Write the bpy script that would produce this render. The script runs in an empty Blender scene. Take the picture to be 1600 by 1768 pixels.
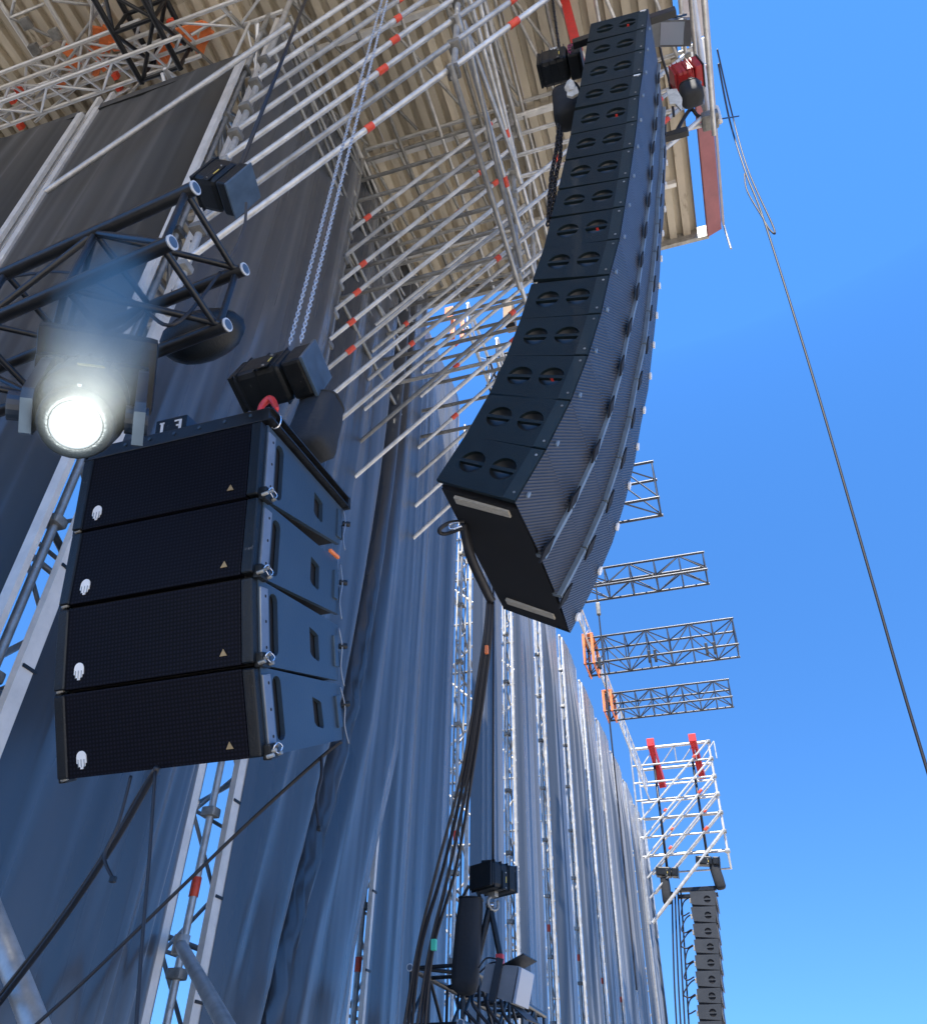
import bpy, bmesh, math, random
from mathutils import Vector, Matrix
random.seed(7)
SC = bpy.context.scene
COL = SC.collection
PI = math.pi
R = math.radians

# ------------------------------------------------------------------ camera, sky, sun, exposure
EYE = Vector((0, 0, 1.7))
FPX, PITCH, ROLL, AZ = 1405.84, R(38.771), R(1.278), R(-18.378)
_cp, _sp = math.cos(PITCH), math.sin(PITCH)
FW = Vector((math.sin(AZ)*_cp, math.cos(AZ)*_cp, _sp))
_r0 = Vector((math.cos(AZ), -math.sin(AZ), 0)); _u0 = _r0.cross(FW)
RT = _r0*math.cos(ROLL) + _u0*math.sin(ROLL)
UP = -_r0*math.sin(ROLL) + _u0*math.cos(ROLL)
cd = bpy.data.cameras.new('camera'); cam = bpy.data.objects.new('camera', cd); COL.objects.link(cam)
cd.sensor_fit = 'HORIZONTAL'; cd.sensor_width = 36; cd.lens = 36*FPX/1600
cd.clip_start = 0.05; cd.clip_end = 5000
mw = Matrix((RT, UP, -FW)).transposed().to_4x4(); mw.translation = EYE
cam.matrix_world = mw
SC.camera = cam

SUN = Vector((0.05, -0.47, 0.87)).normalized()
w = bpy.data.worlds.new('World'); SC.world = w; w.use_nodes = True
nt = w.node_tree; bg = nt.nodes['Background']
sky = nt.nodes.new('ShaderNodeTexSky'); sky.sky_type = 'NISHITA'; sky.sun_disc = False
sky.sun_elevation = math.asin(SUN.z); sky.sun_rotation = math.atan2(SUN.x, SUN.y)
sky.altitude = 1500; sky.air_density = 1.0; sky.dust_density = 0.0; sky.ozone_density = 3.0
_tc = nt.nodes.new('ShaderNodeTexCoord'); _va = nt.nodes.new('ShaderNodeVectorMath'); _va.operation = 'ADD'; _va.inputs[1].default_value = (0, 0, 0.25)
nt.links.new(_tc.outputs['Generated'], _va.inputs[0]); nt.links.new(_va.outputs[0], sky.inputs['Vector'])
hs = nt.nodes.new('ShaderNodeHueSaturation'); hs.inputs['Hue'].default_value = 0.502; hs.inputs['Saturation'].default_value = 1.24; hs.inputs['Value'].default_value = 1.45
nt.links.new(sky.outputs[0], hs.inputs['Color']); nt.links.new(hs.outputs[0], bg.inputs[0]); bg.inputs[1].default_value = 0.13
sl = bpy.data.lights.new('sun', 'SUN'); sl.energy = 4.5; sl.angle = R(0.53); sl.color = (1, 0.95, 0.87)
so = bpy.data.objects.new('sun', sl); COL.objects.link(so)
so.rotation_euler = (-SUN).to_track_quat('-Z', 'Y').to_euler(); so.location = (0, 0, 60)
SC.view_settings.view_transform = 'Standard'; SC.view_settings.look = 'None'
SC.view_settings.exposure = 1.1; SC.view_settings.gamma = 1
SC.cycles.max_bounces = 8; SC.cycles.diffuse_bounces = 5

# ------------------------------------------------------------------ pixel of the photograph -> point on a real plane
def ray(px, py): return RT*(px-800) - UP*(py-884) + FW*FPX
def at_x(px, py, x): d = ray(px, py); return EYE + d*(x/d.x)
def at_y(px, py, y): d = ray(px, py); return EYE + d*(y/d.y)
def at_z(px, py, z): d = ray(px, py); return EYE + d*((z-EYE.z)/d.z)
def at_r(px, py, r): return EYE + ray(px, py).normalized()*r

# ------------------------------------------------------------------ materials
def mat(name, col, rough=0.5, metal=0.0, var=0.0, vscale=6.0, bump=0.0, bscale=60.0, spec=0.5, stretch=None, sheen=0.0, col2=None, mottle=0.5, bdist=0.01, scuff=None, sscale=14, slo=0.60, det=6, bdet=4, orand=0.0):
    m = bpy.data.materials.new(name); m.use_nodes = True
    n = m.node_tree.nodes; l = m.node_tree.links; b = n['Principled BSDF']
    b.inputs['Base Color'].default_value = (*col, 1); b.inputs['Roughness'].default_value = rough
    b.inputs['Metallic'].default_value = metal; b.inputs['Specular IOR Level'].default_value = spec
    if sheen: b.inputs['Sheen Weight'].default_value = sheen
    if var or bump:
        tc = n.new('ShaderNodeTexCoord'); mp = n.new('ShaderNodeMapping'); geo = n.new('ShaderNodeNewGeometry')
        if stretch: mp.inputs['Scale'].default_value = stretch
        l.new(geo.outputs['Position'], mp.inputs['Vector'])
    if var:
        t = n.new('ShaderNodeTexNoise'); t.inputs['Scale'].default_value = vscale; t.inputs['Detail'].default_value = det; t.inputs['Roughness'].default_value = 0.65
        l.new(mp.outputs[0], t.inputs['Vector'])
        mx = n.new('ShaderNodeMix'); mx.data_type = 'RGBA'
        c2 = col2 or tuple(max(0, c*(1-var)) for c in col); c1 = tuple(min(1, c*(1+var)) for c in col)
        mr = n.new('ShaderNodeMapRange'); mr.inputs[1].default_value = 0.5-mottle*0.5; mr.inputs[2].default_value = 0.5+mottle*0.5
        l.new(t.outputs[0], mr.inputs[0]); l.new(mr.outputs[0], mx.inputs[0])
        mx.inputs[6].default_value = (*c2, 1); mx.inputs[7].default_value = (*c1, 1)
        l.new(mx.outputs[2], b.inputs['Base Color'])
        mr2 = n.new('ShaderNodeMapRange'); mr2.inputs[3].default_value = max(0.05, rough-0.12); mr2.inputs[4].default_value = min(1, rough+0.12)
        l.new(t.outputs[0], mr2.inputs[0]); l.new(mr2.outputs[0], b.inputs['Roughness'])
    if scuff:
        t3 = n.new('ShaderNodeTexNoise'); t3.inputs['Scale'].default_value = sscale; t3.inputs['Detail'].default_value = 9; t3.inputs['Roughness'].default_value = 0.7
        l.new(mp.outputs[0], t3.inputs['Vector'])
        m3 = n.new('ShaderNodeMapRange'); m3.inputs[1].default_value = slo; m3.inputs[2].default_value = slo+0.07; l.new(t3.outputs[0], m3.inputs[0])
        x3 = n.new('ShaderNodeMix'); x3.data_type = 'RGBA'; x3.inputs[7].default_value = (*scuff, 1); l.new(m3.outputs[0], x3.inputs[0])
        if var: l.new(mx.outputs[2], x3.inputs[6])
        else: x3.inputs[6].default_value = (*col, 1)
        l.new(x3.outputs[2], b.inputs['Base Color'])
    if orand:
        oi = n.new('ShaderNodeObjectInfo'); mo = n.new('ShaderNodeMapRange'); mo.inputs[3].default_value = 1-orand; mo.inputs[4].default_value = 1+orand*0.35
        l.new(oi.outputs['Random'], mo.inputs[0]); hv = n.new('ShaderNodeHueSaturation'); l.new(mo.outputs[0], hv.inputs['Value'])
        src = b.inputs['Base Color'].links[0].from_socket; l.new(src, hv.inputs['Color']); l.new(hv.outputs[0], b.inputs['Base Color'])
    if bump:
        t2 = n.new('ShaderNodeTexNoise'); t2.inputs['Scale'].default_value = bscale; t2.inputs['Detail'].default_value = bdet
        l.new(mp.outputs[0], t2.inputs['Vector'])
        bp = n.new('ShaderNodeBump'); bp.inputs['Strength'].default_value = bump; bp.inputs['Distance'].default_value = bdist
        l.new(t2.outputs[0], bp.inputs['Height']); l.new(bp.outputs[0], b.inputs['Normal'])
    return m

M = {}
M['curtain'] = mat('curtain fabric', (0.024, 0.031, 0.041), 0.28, spec=0.9, var=0.3, vscale=0.5, stretch=(9, 9, 0.10), sheen=0.22, bump=0.35, bscale=0.6, bdist=0.12, det=1.5, bdet=1.0)
M['drape'] = mat('black drape', (0.012, 0.013, 0.012), 0.42, var=0.3, vscale=0.5, stretch=(7, 7, 0.25), sheen=0.15, bump=0.4, bscale=0.6, bdist=0.12, det=1.5, bdet=1.0)
M['rail'] = mat('matt aluminium rail', (0.62, 0.58, 0.52), 0.5, 0.15, var=0.15, vscale=7, bump=0.1)
M['tube'] = mat('galvanised tube', (0.55, 0.535, 0.50), 0.42, 0.45, orand=0.38, var=0.35, vscale=9, scuff=(0.26, 0.24, 0.20), sscale=40, slo=0.64, bump=0.12, bscale=45)
M['steel'] = mat('weathered steel', (0.34, 0.33, 0.30), 0.5, 0.5, orand=0.5, var=0.4, vscale=14, bump=0.15)
M['alu'] = mat('aluminium lattice', (0.68, 0.66, 0.62), 0.4, 0.4, var=0.15, vscale=8)
M['roof'] = mat('roof sheet', (0.58, 0.51, 0.39), 0.5, 0.1, orand=0.28, var=0.32, vscale=1.2, stretch=(2.2, 0.5, 1), scuff=(0.25, 0.20, 0.13), sscale=2.5, slo=0.60, bump=0.1, bscale=30)
M['fascia'] = mat('fascia grey', (0.42, 0.38, 0.37), 0.55, var=0.2, vscale=3)
M['fasciared'] = mat('fascia red', (0.26, 0.085, 0.085), 0.5, var=0.2, vscale=4)
M['white'] = mat('white print', (0.8, 0.8, 0.78), 0.5)
M['red'] = mat('red paint', (0.62, 0.035, 0.03), 0.4, var=0.2, vscale=20)
M['trussgrey'] = mat('grey truss', (0.065, 0.07, 0.078), 0.38, 0.5, var=0.35, vscale=6)
M['reddark'] = mat('dark red paint', (0.30, 0.012, 0.015), 0.4, var=0.3, vscale=14)
M['clip'] = mat('red tape', (0.72, 0.075, 0.03), 0.45, var=0.25, vscale=25)
M['orange'] = mat('orange paint', (0.85, 0.22, 0.06), 0.45, var=0.2, vscale=12)
M['black'] = mat('black paint', (0.007, 0.009, 0.011), 0.42, spec=0.35, scuff=(0.10, 0.10, 0.10), sscale=16, slo=0.63, var=0.35, vscale=10, bump=0.18, bscale=160)
M['blacksteel'] = mat('black powder coated steel', (0.009, 0.010, 0.012), 0.36, 0.0, var=0.5, vscale=16, bump=0.1, bscale=80)
M['box'] = mat('speaker cabinet paint', (0.008, 0.016, 0.020), 0.55, spec=0.22, var=0.25, vscale=5, bump=0.35, bscale=220)
M['boxsunlit'] = mat('sunlit band of cabinet paint', (0.014, 0.026, 0.031), 0.5, spec=0.3, var=0.2, vscale=5, bump=0.3, bscale=220)
M['dish'] = mat('handle dish', (0.012, 0.015, 0.018), 0.35)
M['core'] = mat('dark inside', (0.006, 0.006, 0.007), 0.8)
M['rib'] = mat('grey rib', (0.19, 0.23, 0.26), 0.4, 0.3, var=0.2, vscale=9)
M['plate'] = mat('grey blue side plate', (0.042, 0.068, 0.098), 0.34, 0.2, var=0.14, vscale=3.5, scuff=(0.05, 0.06, 0.075), sscale=30, slo=0.66, bump=0.08, bscale=120)
M['edgeplate'] = mat('lighter rigging rail', (0.22, 0.24, 0.27), 0.36, 0.5, var=0.2, vscale=12)
M['chrome'] = mat('bright steel', (0.72, 0.72, 0.74), 0.22, 0.9)
M['chain'] = mat('zinc chain', (0.62, 0.64, 0.67), 0.28, 0.85)
M['chainblack'] = mat('black chain', (0.03, 0.03, 0.034), 0.4, 0.5)
M['plate2'] = mat('blue black yoke plate', (0.030, 0.042, 0.060), 0.4, 0.1, var=0.2, vscale=9)
M['rope'] = mat('black cable', (0.012, 0.012, 0.015), 0.55)
M['ropegrey'] = mat('dusty cable', (0.05, 0.045, 0.042), 0.6, var=0.3, vscale=20)
M['bag'] = mat('black chain bag', (0.012, 0.014, 0.017), 0.75, var=0.3, vscale=6, bump=0.5, bscale=18)
M['yellow'] = mat('yellow sticker', (0.75, 0.55, 0.10), 0.5)
M['badge'] = mat('white badge', (0.78, 0.76, 0.72), 0.45)
M['tri'] = mat('warning sticker', (0.30, 0.21, 0.10), 0.6)
M['skid'] = mat('pale wood skid', (0.46, 0.42, 0.34), 0.6, var=0.3, vscale=20, stretch=(1, 4, 4))
M['endcap'] = mat('hoist end cap', (0.075, 0.11, 0.15), 0.35, 0.3, var=0.25, vscale=14)
M['sleeve'] = mat('pale sleeve', (0.48, 0.50, 0.52), 0.4)
M['cloth'] = mat('dirty white rag', (0.55, 0.52, 0.45), 0.8, var=0.3, vscale=20)
M['lampgrey'] = mat('floodlight grey', (0.16, 0.17, 0.18), 0.45, 0.2, var=0.2, vscale=8)
M['pink'] = mat('magenta print', (0.35, 0.05, 0.14), 0.5)
M['concrete'] = mat('pale ground', (0.50, 0.445, 0.365), 0.9, var=0.3, vscale=0.4)
M['redlight'] = mat('painted red light', (0.8, 0.06, 0.05), 0.3)
M['green'] = mat('green tape', (0.05, 0.45, 0.28), 0.5)
M['brownwood'] = mat('plywood', (0.34, 0.22, 0.11), 0.7, var=0.3, vscale=9)

def grille(name, base, pitch, lo, squash=(1, 1, 1), bump=0.6):
    m = bpy.data.materials.new(name); m.use_nodes = True
    n = m.node_tree.nodes; l = m.node_tree.links; b = n['Principled BSDF']
    tc = n.new('ShaderNodeTexCoord'); mp = n.new('ShaderNodeMapping'); mp.inputs['Scale'].default_value = squash
    l.new(tc.outputs['Object'], mp.inputs[0])
    v = n.new('ShaderNodeTexVoronoi'); v.inputs['Scale'].default_value = 1/pitch; v.inputs['Randomness'].default_value = 0.0
    l.new(mp.outputs[0], v.inputs['Vector'])
    mr = n.new('ShaderNodeMapRange'); mr.inputs[1].default_value = 0.30; mr.inputs[2].default_value = 0.42
    l.new(v.outputs['Distance'], mr.inputs[0])
    mx = n.new('ShaderNodeMix'); mx.data_type = 'RGBA'; mx.inputs[6].default_value = (*lo, 1); mx.inputs[7].default_value = (*base, 1)
    l.new(mr.outputs[0], mx.inputs[0]); l.new(mx.outputs[2], b.inputs['Base Color'])
    b.inputs['Roughness'].default_value = 0.65; b.inputs['Specular IOR Level'].default_value = 0.12
    bp = n.new('ShaderNodeBump'); bp.inputs['Strength'].default_value = bump; bp.inputs['Distance'].default_value = 0.004
    l.new(mr.outputs[0], bp.inputs['Height']); l.new(bp.outputs[0], b.inputs['Normal'])
    return m
def ridged(name, hi, lo, pitch):
    m = bpy.data.materials.new(name); m.use_nodes = True
    n = m.node_tree.nodes; l = m.node_tree.links; b = n['Principled BSDF']
    tc = n.new('ShaderNodeTexCoord'); sx = n.new('ShaderNodeSeparateXYZ'); l.new(tc.outputs['Object'], sx.inputs[0])
    a1 = n.new('ShaderNodeMath'); a1.operation = 'MULTIPLY_ADD'; l.new(sx.outputs['Z'], a1.inputs[0]); a1.inputs[1].default_value = -1.1; l.new(sx.outputs['Y'], a1.inputs[2])
    a2 = n.new('ShaderNodeMath'); a2.operation = 'MULTIPLY'; l.new(a1.outputs[0], a2.inputs[0]); a2.inputs[1].default_value = 2*PI/(pitch*1.49)
    a3 = n.new('ShaderNodeMath'); a3.operation = 'SINE'; l.new(a2.outputs[0], a3.inputs[0])
    no = n.new('ShaderNodeTexNoise'); no.inputs['Scale'].default_value = 7; no.inputs['Detail'].default_value = 5; l.new(tc.outputs['Object'], no.inputs['Vector'])
    ad = n.new('ShaderNodeMath'); ad.operation = 'MULTIPLY_ADD'; l.new(no.outputs[0], ad.inputs[0]); ad.inputs[1].default_value = 1.6; l.new(a3.outputs[0], ad.inputs[2])
    mr = n.new('ShaderNodeMapRange'); mr.inputs[1].default_value = -0.4; mr.inputs[2].default_value = 1.8; l.new(ad.outputs[0], mr.inputs[0])
    mx = n.new('ShaderNodeMix'); mx.data_type = 'RGBA'; mx.inputs[6].default_value = (*lo, 1); mx.inputs[7].default_value = (*hi, 1)
    l.new(mr.outputs[0], mx.inputs[0]); l.new(mx.outputs[2], b.inputs['Base Color']); b.inputs['Roughness'].default_value = 0.45; b.inputs['Metallic'].default_value = 0.2
    bp = n.new('ShaderNodeBump'); bp.inputs['Strength'].default_value = 0.7; bp.inputs['Distance'].default_value = 0.006
    l.new(a3.outputs[0], bp.inputs['Height']); l.new(bp.outputs[0], b.inputs['Normal'])
    return m
M['grille'] = ridged('perforated front grille', (0.075, 0.073, 0.078), (0.026, 0.026, 0.030), 0.017)
M['grilledark'] = grille('black perforated grille', (0.002, 0.002, 0.004), 0.0125, (0.008, 0.008, 0.014), bump=-0.3)
lm = bpy.data.materials.new('lit lens'); lm.use_nodes = True
_b = lm.node_tree.nodes['Principled BSDF']; _b.inputs['Emission Color'].default_value = (1, 0.98, 0.93, 1); _b.inputs['Emission Strength'].default_value = 14
M['lens'] = lm
gm = bpy.data.materials.new('pale lens panel'); gm.use_nodes = True
_b = gm.node_tree.nodes['Principled BSDF']; _b.inputs['Base Color'].default_value = (0.30, 0.34, 0.40, 1); _b.inputs['Roughness'].default_value = 0.15
M['panel'] = gm
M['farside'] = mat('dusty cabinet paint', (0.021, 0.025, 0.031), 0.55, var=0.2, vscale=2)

# ------------------------------------------------------------------ object helpers
WM = {}
def thing(name, label, cat, loc=(0, 0, 0), group=None, kind=None):
    o = bpy.data.objects.new(name, None); COL.objects.link(o); o.location = loc; o.empty_display_size = 0.1
    WM[o] = Matrix.Translation(Vector(loc)); o['label'] = label; o['category'] = cat
    if group: o['group'] = group
    if kind: o['kind'] = kind
    return o
def tag(o, label, cat, group=None):
    o['label'] = label; o['category'] = cat
    if group: o['group'] = group
    return o
def put(name, me, mw, parent=None, label=None):
    o = bpy.data.objects.new(name, me); COL.objects.link(o)
    if parent is not None:
        o.parent = parent; o.matrix_basis = WM[parent].inverted() @ mw
    else: o.matrix_basis = mw
    WM[o] = mw
    if label: o['label'] = label
    return o
def mesh(name, bm, m, smooth=False, loc=None):
    me = bpy.data.meshes.new(name); bm.normal_update(); bm.to_mesh(me); bm.free()
    me.materials.append(m)
    if smooth:
        for p in me.polygons: p.use_smooth = True
    return me
_rods = {}
def rodmesh(m, seg=10):
    k = (m, seg)
    if k not in _rods:
        bm = bmesh.new(); bmesh.ops.create_cone(bm, cap_ends=True, segments=seg, radius1=1, radius2=1, depth=1)
        me = mesh('rod', bm, M[m])
        for p in me.polygons: p.use_smooth = len(p.vertices) == 4
        _rods[k] = me
    return _rods[k]
def rodmat(a, b, r):
    a, b = Vector(a), Vector(b); d = b-a
    q = d.to_track_quat('Z', 'Y').to_matrix().to_4x4()
    return Matrix.Translation((a+b)/2) @ q @ Matrix.Diagonal((r, r, d.length, 1))
def rod(name, a, b, r, m, parent=None, seg=10, label=None):
    return put(name, rodmesh(m, seg), rodmat(a, b, r), parent, label)
def bxmesh(sx, sy, sz, m, bev=0.0, seg=2):
    bm = bmesh.new(); bmesh.ops.create_cube(bm, size=1)
    for v in bm.verts: v.co = Vector((v.co.x*sx, v.co.y*sy, v.co.z*sz))
    if bev: bmesh.ops.bevel(bm, geom=bm.edges[:], offset=bev, segments=seg, affect='EDGES', profile=0.7)
    return mesh('box', bm, M[m])
_bxc = {}
def bx(name, c, size, m, parent=None, bev=0.0, rot=None, label=None):
    k = (tuple(round(s, 4) for s in size), m, bev)
    if k not in _bxc: _bxc[k] = bxmesh(*size, m, bev)
    mw = Matrix.Translation(Vector(c))
    if rot is not None: mw = mw @ rot.to_4x4()
    return put(name, _bxc[k], mw, parent, label)
def tubebm(bm, pts, r, seg=8, closed=False):
    pts = [Vector(p) for p in pts]; rings = []; n = len(pts); prev = None
    for i, p in enumerate(pts):
        if closed: t = pts[(i+1) % n]-pts[i-1]
        else: t = pts[min(i+1, n-1)]-pts[max(i-1, 0)]
        t.normalize()
        if prev is None:
            x = t.orthogonal().normalized()
        else: x = (prev - t*prev.dot(t)).normalized()
        prev = x; y = t.cross(x)
        rr = r[i] if isinstance(r, (list, tuple)) else r
        rings.append([bm.verts.new(p + (x*math.cos(2*PI*k/seg)+y*math.sin(2*PI*k/seg))*rr) for k in range(seg)])
    m_ = n if closed else n-1
    for i in range(m_):
        A, B = rings[i], rings[(i+1) % n]
        for k in range(seg): bm.faces.new((A[k], A[(k+1) % seg], B[(k+1) % seg], B[k]))
    if not closed: bm.faces.new(rings[0][::-1]); bm.faces.new(rings[-1])
def spline(pts, n=8):
    pts = [Vector(p) for p in pts]; out = []
    for i in range(len(pts)-1):
        p0 = pts[max(i-1, 0)]; p1 = pts[i]; p2 = pts[i+1]; p3 = pts[min(i+2, len(pts)-1)]
        for k in range(n):
            t = k/n
            out.append(0.5*((2*p1)+(p2-p0)*t+(2*p0-5*p1+4*p2-p3)*t*t+(3*p1-p0-3*p2+p3)*t**3))
    out.append(pts[-1]); return out
def cable(name, pts, r, m='rope', parent=None, smooth=True, seg=6, n=8):
    bm = bmesh.new(); tubebm(bm, spline(pts, n) if smooth else pts, r, seg)
    return put(name, mesh(name, bm, M[m], True), Matrix.Identity(4) , parent)
def prism(bm, poly, lo, hi, axis):
    """poly: list of 2-d points; extrude between lo and hi along axis ('x','y','z'), other two axes in cyclic order."""
    def P(p, h): return {'x': Vector((h, p[0], p[1])), 'y': Vector((p[0], h, p[1])), 'z': Vector((p[0], p[1], h))}[axis]
    a = [bm.verts.new(P(p, lo)) for p in poly]; b = [bm.verts.new(P(p, hi)) for p in poly]; n = len(poly)
    bm.faces.new(a[::-1]); bm.faces.new(b)
    for i in range(n): bm.faces.new((a[i], a[(i+1) % n], b[(i+1) % n], b[i]))
def fixn(bm): bmesh.ops.recalc_face_normals(bm, faces=bm.faces[:])
def holed(outer, holes, t, P):
    """plate with real openings: outer/holes are 2-d loops, P(u, v, h) maps to 3-d, thickness t."""
    bm = bmesh.new()
    for h in (0, t):
        ed = []
        for lp in [outer]+holes:
            vs = [bm.verts.new(P(u, v, h)) for u, v in lp]
            ed += [bm.edges.new((vs[i], vs[(i+1) % len(vs)])) for i in range(len(vs))]
        bmesh.ops.triangle_fill(bm, use_beauty=True, use_dissolve=False, edges=ed)
    for lp in [outer]+holes:
        a = [bm.verts.new(P(u, v, 0)) for u, v in lp]; b = [bm.verts.new(P(u, v, t)) for u, v in lp]
        for i in range(len(lp)): bm.faces.new((a[i], a[(i+1) % len(lp)], b[(i+1) % len(lp)], b[i]))
    bmesh.ops.remove_doubles(bm, verts=bm.verts[:], dist=1e-5); fixn(bm)
    return bm
def rrect(cx, cy, hx, hy, r, n=5):
    out = []
    for qx, qy, a0 in ((1, 1, 0), (-1, 1, 90), (-1, -1, 180), (1, -1, 270)):
        for k in range(n+1):
            a = R(a0+90*k/n); out.append((cx+qx*(hx-r)+r*math.cos(a), cy+qy*(hy-r)+r*math.sin(a)))
    return out
def coll(name, pos, r, m, parent): # a ring shaped coupler around a node
    return bx(name, pos, (r*2, r*2, r*1.3), m, parent, r*0.35)

# ------------------------------------------------------------------ ground
bm = bmesh.new(); bmesh.ops.create_grid(bm, x_segments=4, y_segments=4, size=2000)
g = put('ground', mesh('ground', bm, M['concrete']), Matrix.Identity(4)); g['kind'] = 'structure'; g['label'] = 'pale dusty ground of the festival site'

bm = bmesh.new(); bmesh.ops.create_cube(bm, size=1)  # unseen dark slab, added to weaken light bounced up at the left
for v in bm.verts: v.co = Vector((-17+v.co.x*26, 12+v.co.y*50, 0.55+v.co.z*1.0))
dk = put('bounce_block_deck', mesh('deck', bm, M['core']), Matrix.Identity(4)); dk['kind'] = 'structure'; dk['label'] = 'unseen dark deck added behind the curtains to cut bounced light'
# ------------------------------------------------------------------ curtain wall (runs along +Y at x = XW)
XW = -3.3
BAY = [2.72, 4.74]+[4.74+2.6*k for k in range(1, 12)]
def curtain_mesh(y0, y1, z0, z1, seed, amp=0.05, nfold=9, billow=0.1, axis='y', m='curtain', x=XW, over=0.0, lean=0.0, crease=None, ov0=0.22):
    rnd = random.Random(seed); bm = bmesh.new(); nu, nv = 110, 26
    ph = [rnd.uniform(0, 6.28) for _ in range(8)]; fr = [nfold*f for f in (0.35, 0.6, 0.9, 1.3, 1.9, 2.6)]; am = [1.0, 0.9, 0.7, 0.55, 0.4, 0.28]
    am = [q*rnd.uniform(0.5, 1.2) for q in am]; dr = [rnd.uniform(-0.35, 0.35)*(0.0 if x == XW and y0 > 7 else 1) for _ in range(6)]
    env = [rnd.uniform(0, 6.28) for _ in range(3)]
    def off(u, v):
        uu = u + lean*(1-v)**2
        s_ = 0
        for k in range(6):
            q = math.sin(fr[k]*PI*uu*0.5+ph[k]+dr[k]*(v-0.5))
            r_ = 1-abs(q)
            s_ += am[k]*((r_*r_ if k == 2 else 0.5+0.5*math.cos(2*(fr[k]*PI*uu*0.5+ph[k]+dr[k]*(v-0.5)))) if k % 2 == 0 else q*0.4+0.3)
        e = 0.55+0.45*math.sin(2.6*PI*u*0.5+env[0]+(0.4*v if y0 < 7 else 0))
        return s_/3*amp*(0.35+0.65*e)
    grid = []
    for j in range(nv+1):
        v = j/nv; row = []
        for i in range(nu+1):
            u = i/nu
            z = z0+(z1-z0)*v; sh = over*min(1, max(0, (v-ov0)/0.16)); yy = y0+(y1+sh-y0)*u
            cz_ = -0.5*math.exp(-((u+lean*(1-v)**2-crease)/0.030)**2)-0.14*math.exp(-((u+lean*(1-v)**2-crease-0.1)/0.025)**2) if crease else 0
            if y0 > 7 and axis == 'y': cz_ -= off(u, v)*0.8*min(1, max(0, (v-0.8)/0.15))*min(1, 8*u+0.1)*min(1, 8*(1-u)+0.1)
            h = cz_*(1 if not crease else min(1, 1.3*(1-v)+0.35)) + off(u, v)*min(1, 8*u+0.1)*min(1, 8*(1-u)+0.1) + billow*math.sin(PI*u)*math.sin(PI*v)**0.8 + (0.10*sh/max(over, 1e-6)*u if over else 0)
            row.append(bm.verts.new((x+h, yy, z) if axis == 'y' else (yy, x-h, z)))
        grid.append(row)
    for j in range(nv):
        for i in range(nu): bm.faces.new((grid[j][i], grid[j][i+1], grid[j+1][i+1], grid[j+1][i]))
    return mesh('curtain', bm, M[m], True)
ordn = ['first', 'second', 'third', 'fourth', 'fifth', 'sixth', 'seventh', 'eighth', 'ninth', 'tenth', 'eleventh', 'twelfth', 'thirteenth', 'fourteenth', 'fifteenth']
CUR = 'grey blue curtains hung on the scaffold wall'
for k in range(len(BAY)-1):
    y0, y1 = BAY[k]+(0.30 if k == 1 else 0.22 if k < 3 else 0.52), BAY[k+1]-(0.26 if k == 0 else 0.20 if k < 2 else 0.42)
    zt = 12.35 if k != 0 else 11.9
    lab = ['wide curtain hanging behind the four-box speaker stack, nearest the wall corner', 'broad curtain right of the four-box speaker stack, with a deep dark fold'][k] if k < 2 else '%s grey blue curtain strip along the wall, counted from the wall corner' % ordn[k]
    if k == len(BAY)-2: lab = 'last curtain strip at the far end of the wall, under the far white scaffold'
    t = thing('curtain', lab, 'curtain', (XW, (y0+y1)/2, 0.3), CUR)
    put('cloth', curtain_mesh(y0, y1, 0.3, zt, 100+k, amp=(0.24, 0.40)[k] if k < 2 else 0.30, nfold=[6, 7, 5, 6, 4.5, 5.5][k % 6], billow=0.16 if k == 1 else 0.06 if k == 0 else 0.0, over=[0.5, 0.36][k] if k in (0, 1) else 0.0, ov0=0.5 if k == 0 else 0.22, lean=[0.22, 0.42, 0.15][k] if k < 3 else 0.0, crease=0.60 if k == 1 else None), Matrix.Identity(4), t)
    for yy in (y0-0.035, y1+0.035):
        if k in (0, 1) and yy > y0: bx('side_rail', (XW-0.02, yy, 3.2 if k == 0 else 2.2), (0.045, 0.085, 6.0 if k == 0 else 4.0), 'rail', t)
        else: bx('side_rail', (XW-0.02, yy, (0.2+zt)/2), (0.045, (0.12 if yy < y0 else 0.085) if k < 2 else 0.05, zt-0.2), 'rail' if k < 3 else 'tube', t)
    if k < 3:
        for i in range(16):
            z = 1.2+0.62*i+random.uniform(-.03, .03)
            bx('tie', (XW+0.004, y0-0.03+random.uniform(-.008, .008), z), (0.012, 0.10, 0.018), 'black', t)
    rod('top_tube', (XW-0.07, y0-0.1, zt+0.05), (XW-0.07, y1+0.1, zt+0.05), 0.028, 'tube', t)

# side wall facing the viewer at y = YS, runs to the left
YS = 2.72
SX = [-3.3, -5.3, -7.35]
for k in range(2):
    x1, x0 = SX[k]-0.14, SX[k+1]+0.14
    t = thing('side_drape', ['dark drape of the return wall, right of its lattice post', 'black drape of the return wall, at the far left edge'][k], 'drape', ((x0+x1)/2, YS, 0.3), 'dark drapes of the return wall')
    put('cloth', curtain_mesh(x0, x1, 0.3, 10.55, 300+k, amp=0.13, nfold=6, billow=0.1, axis='x', m='drape', x=YS), Matrix.Identity(4), t)
    for xx in (x0-0.03, x1+0.03): bx('side_rail', (xx, YS-0.01, 5.4), (0.07, 0.04, 10.4), 'rail', t)
    bx('top_hem', ((x0+x1)/2, YS-0.012, 10.6), (x1-x0, 0.03, 0.12), 'drape', t)

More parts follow.
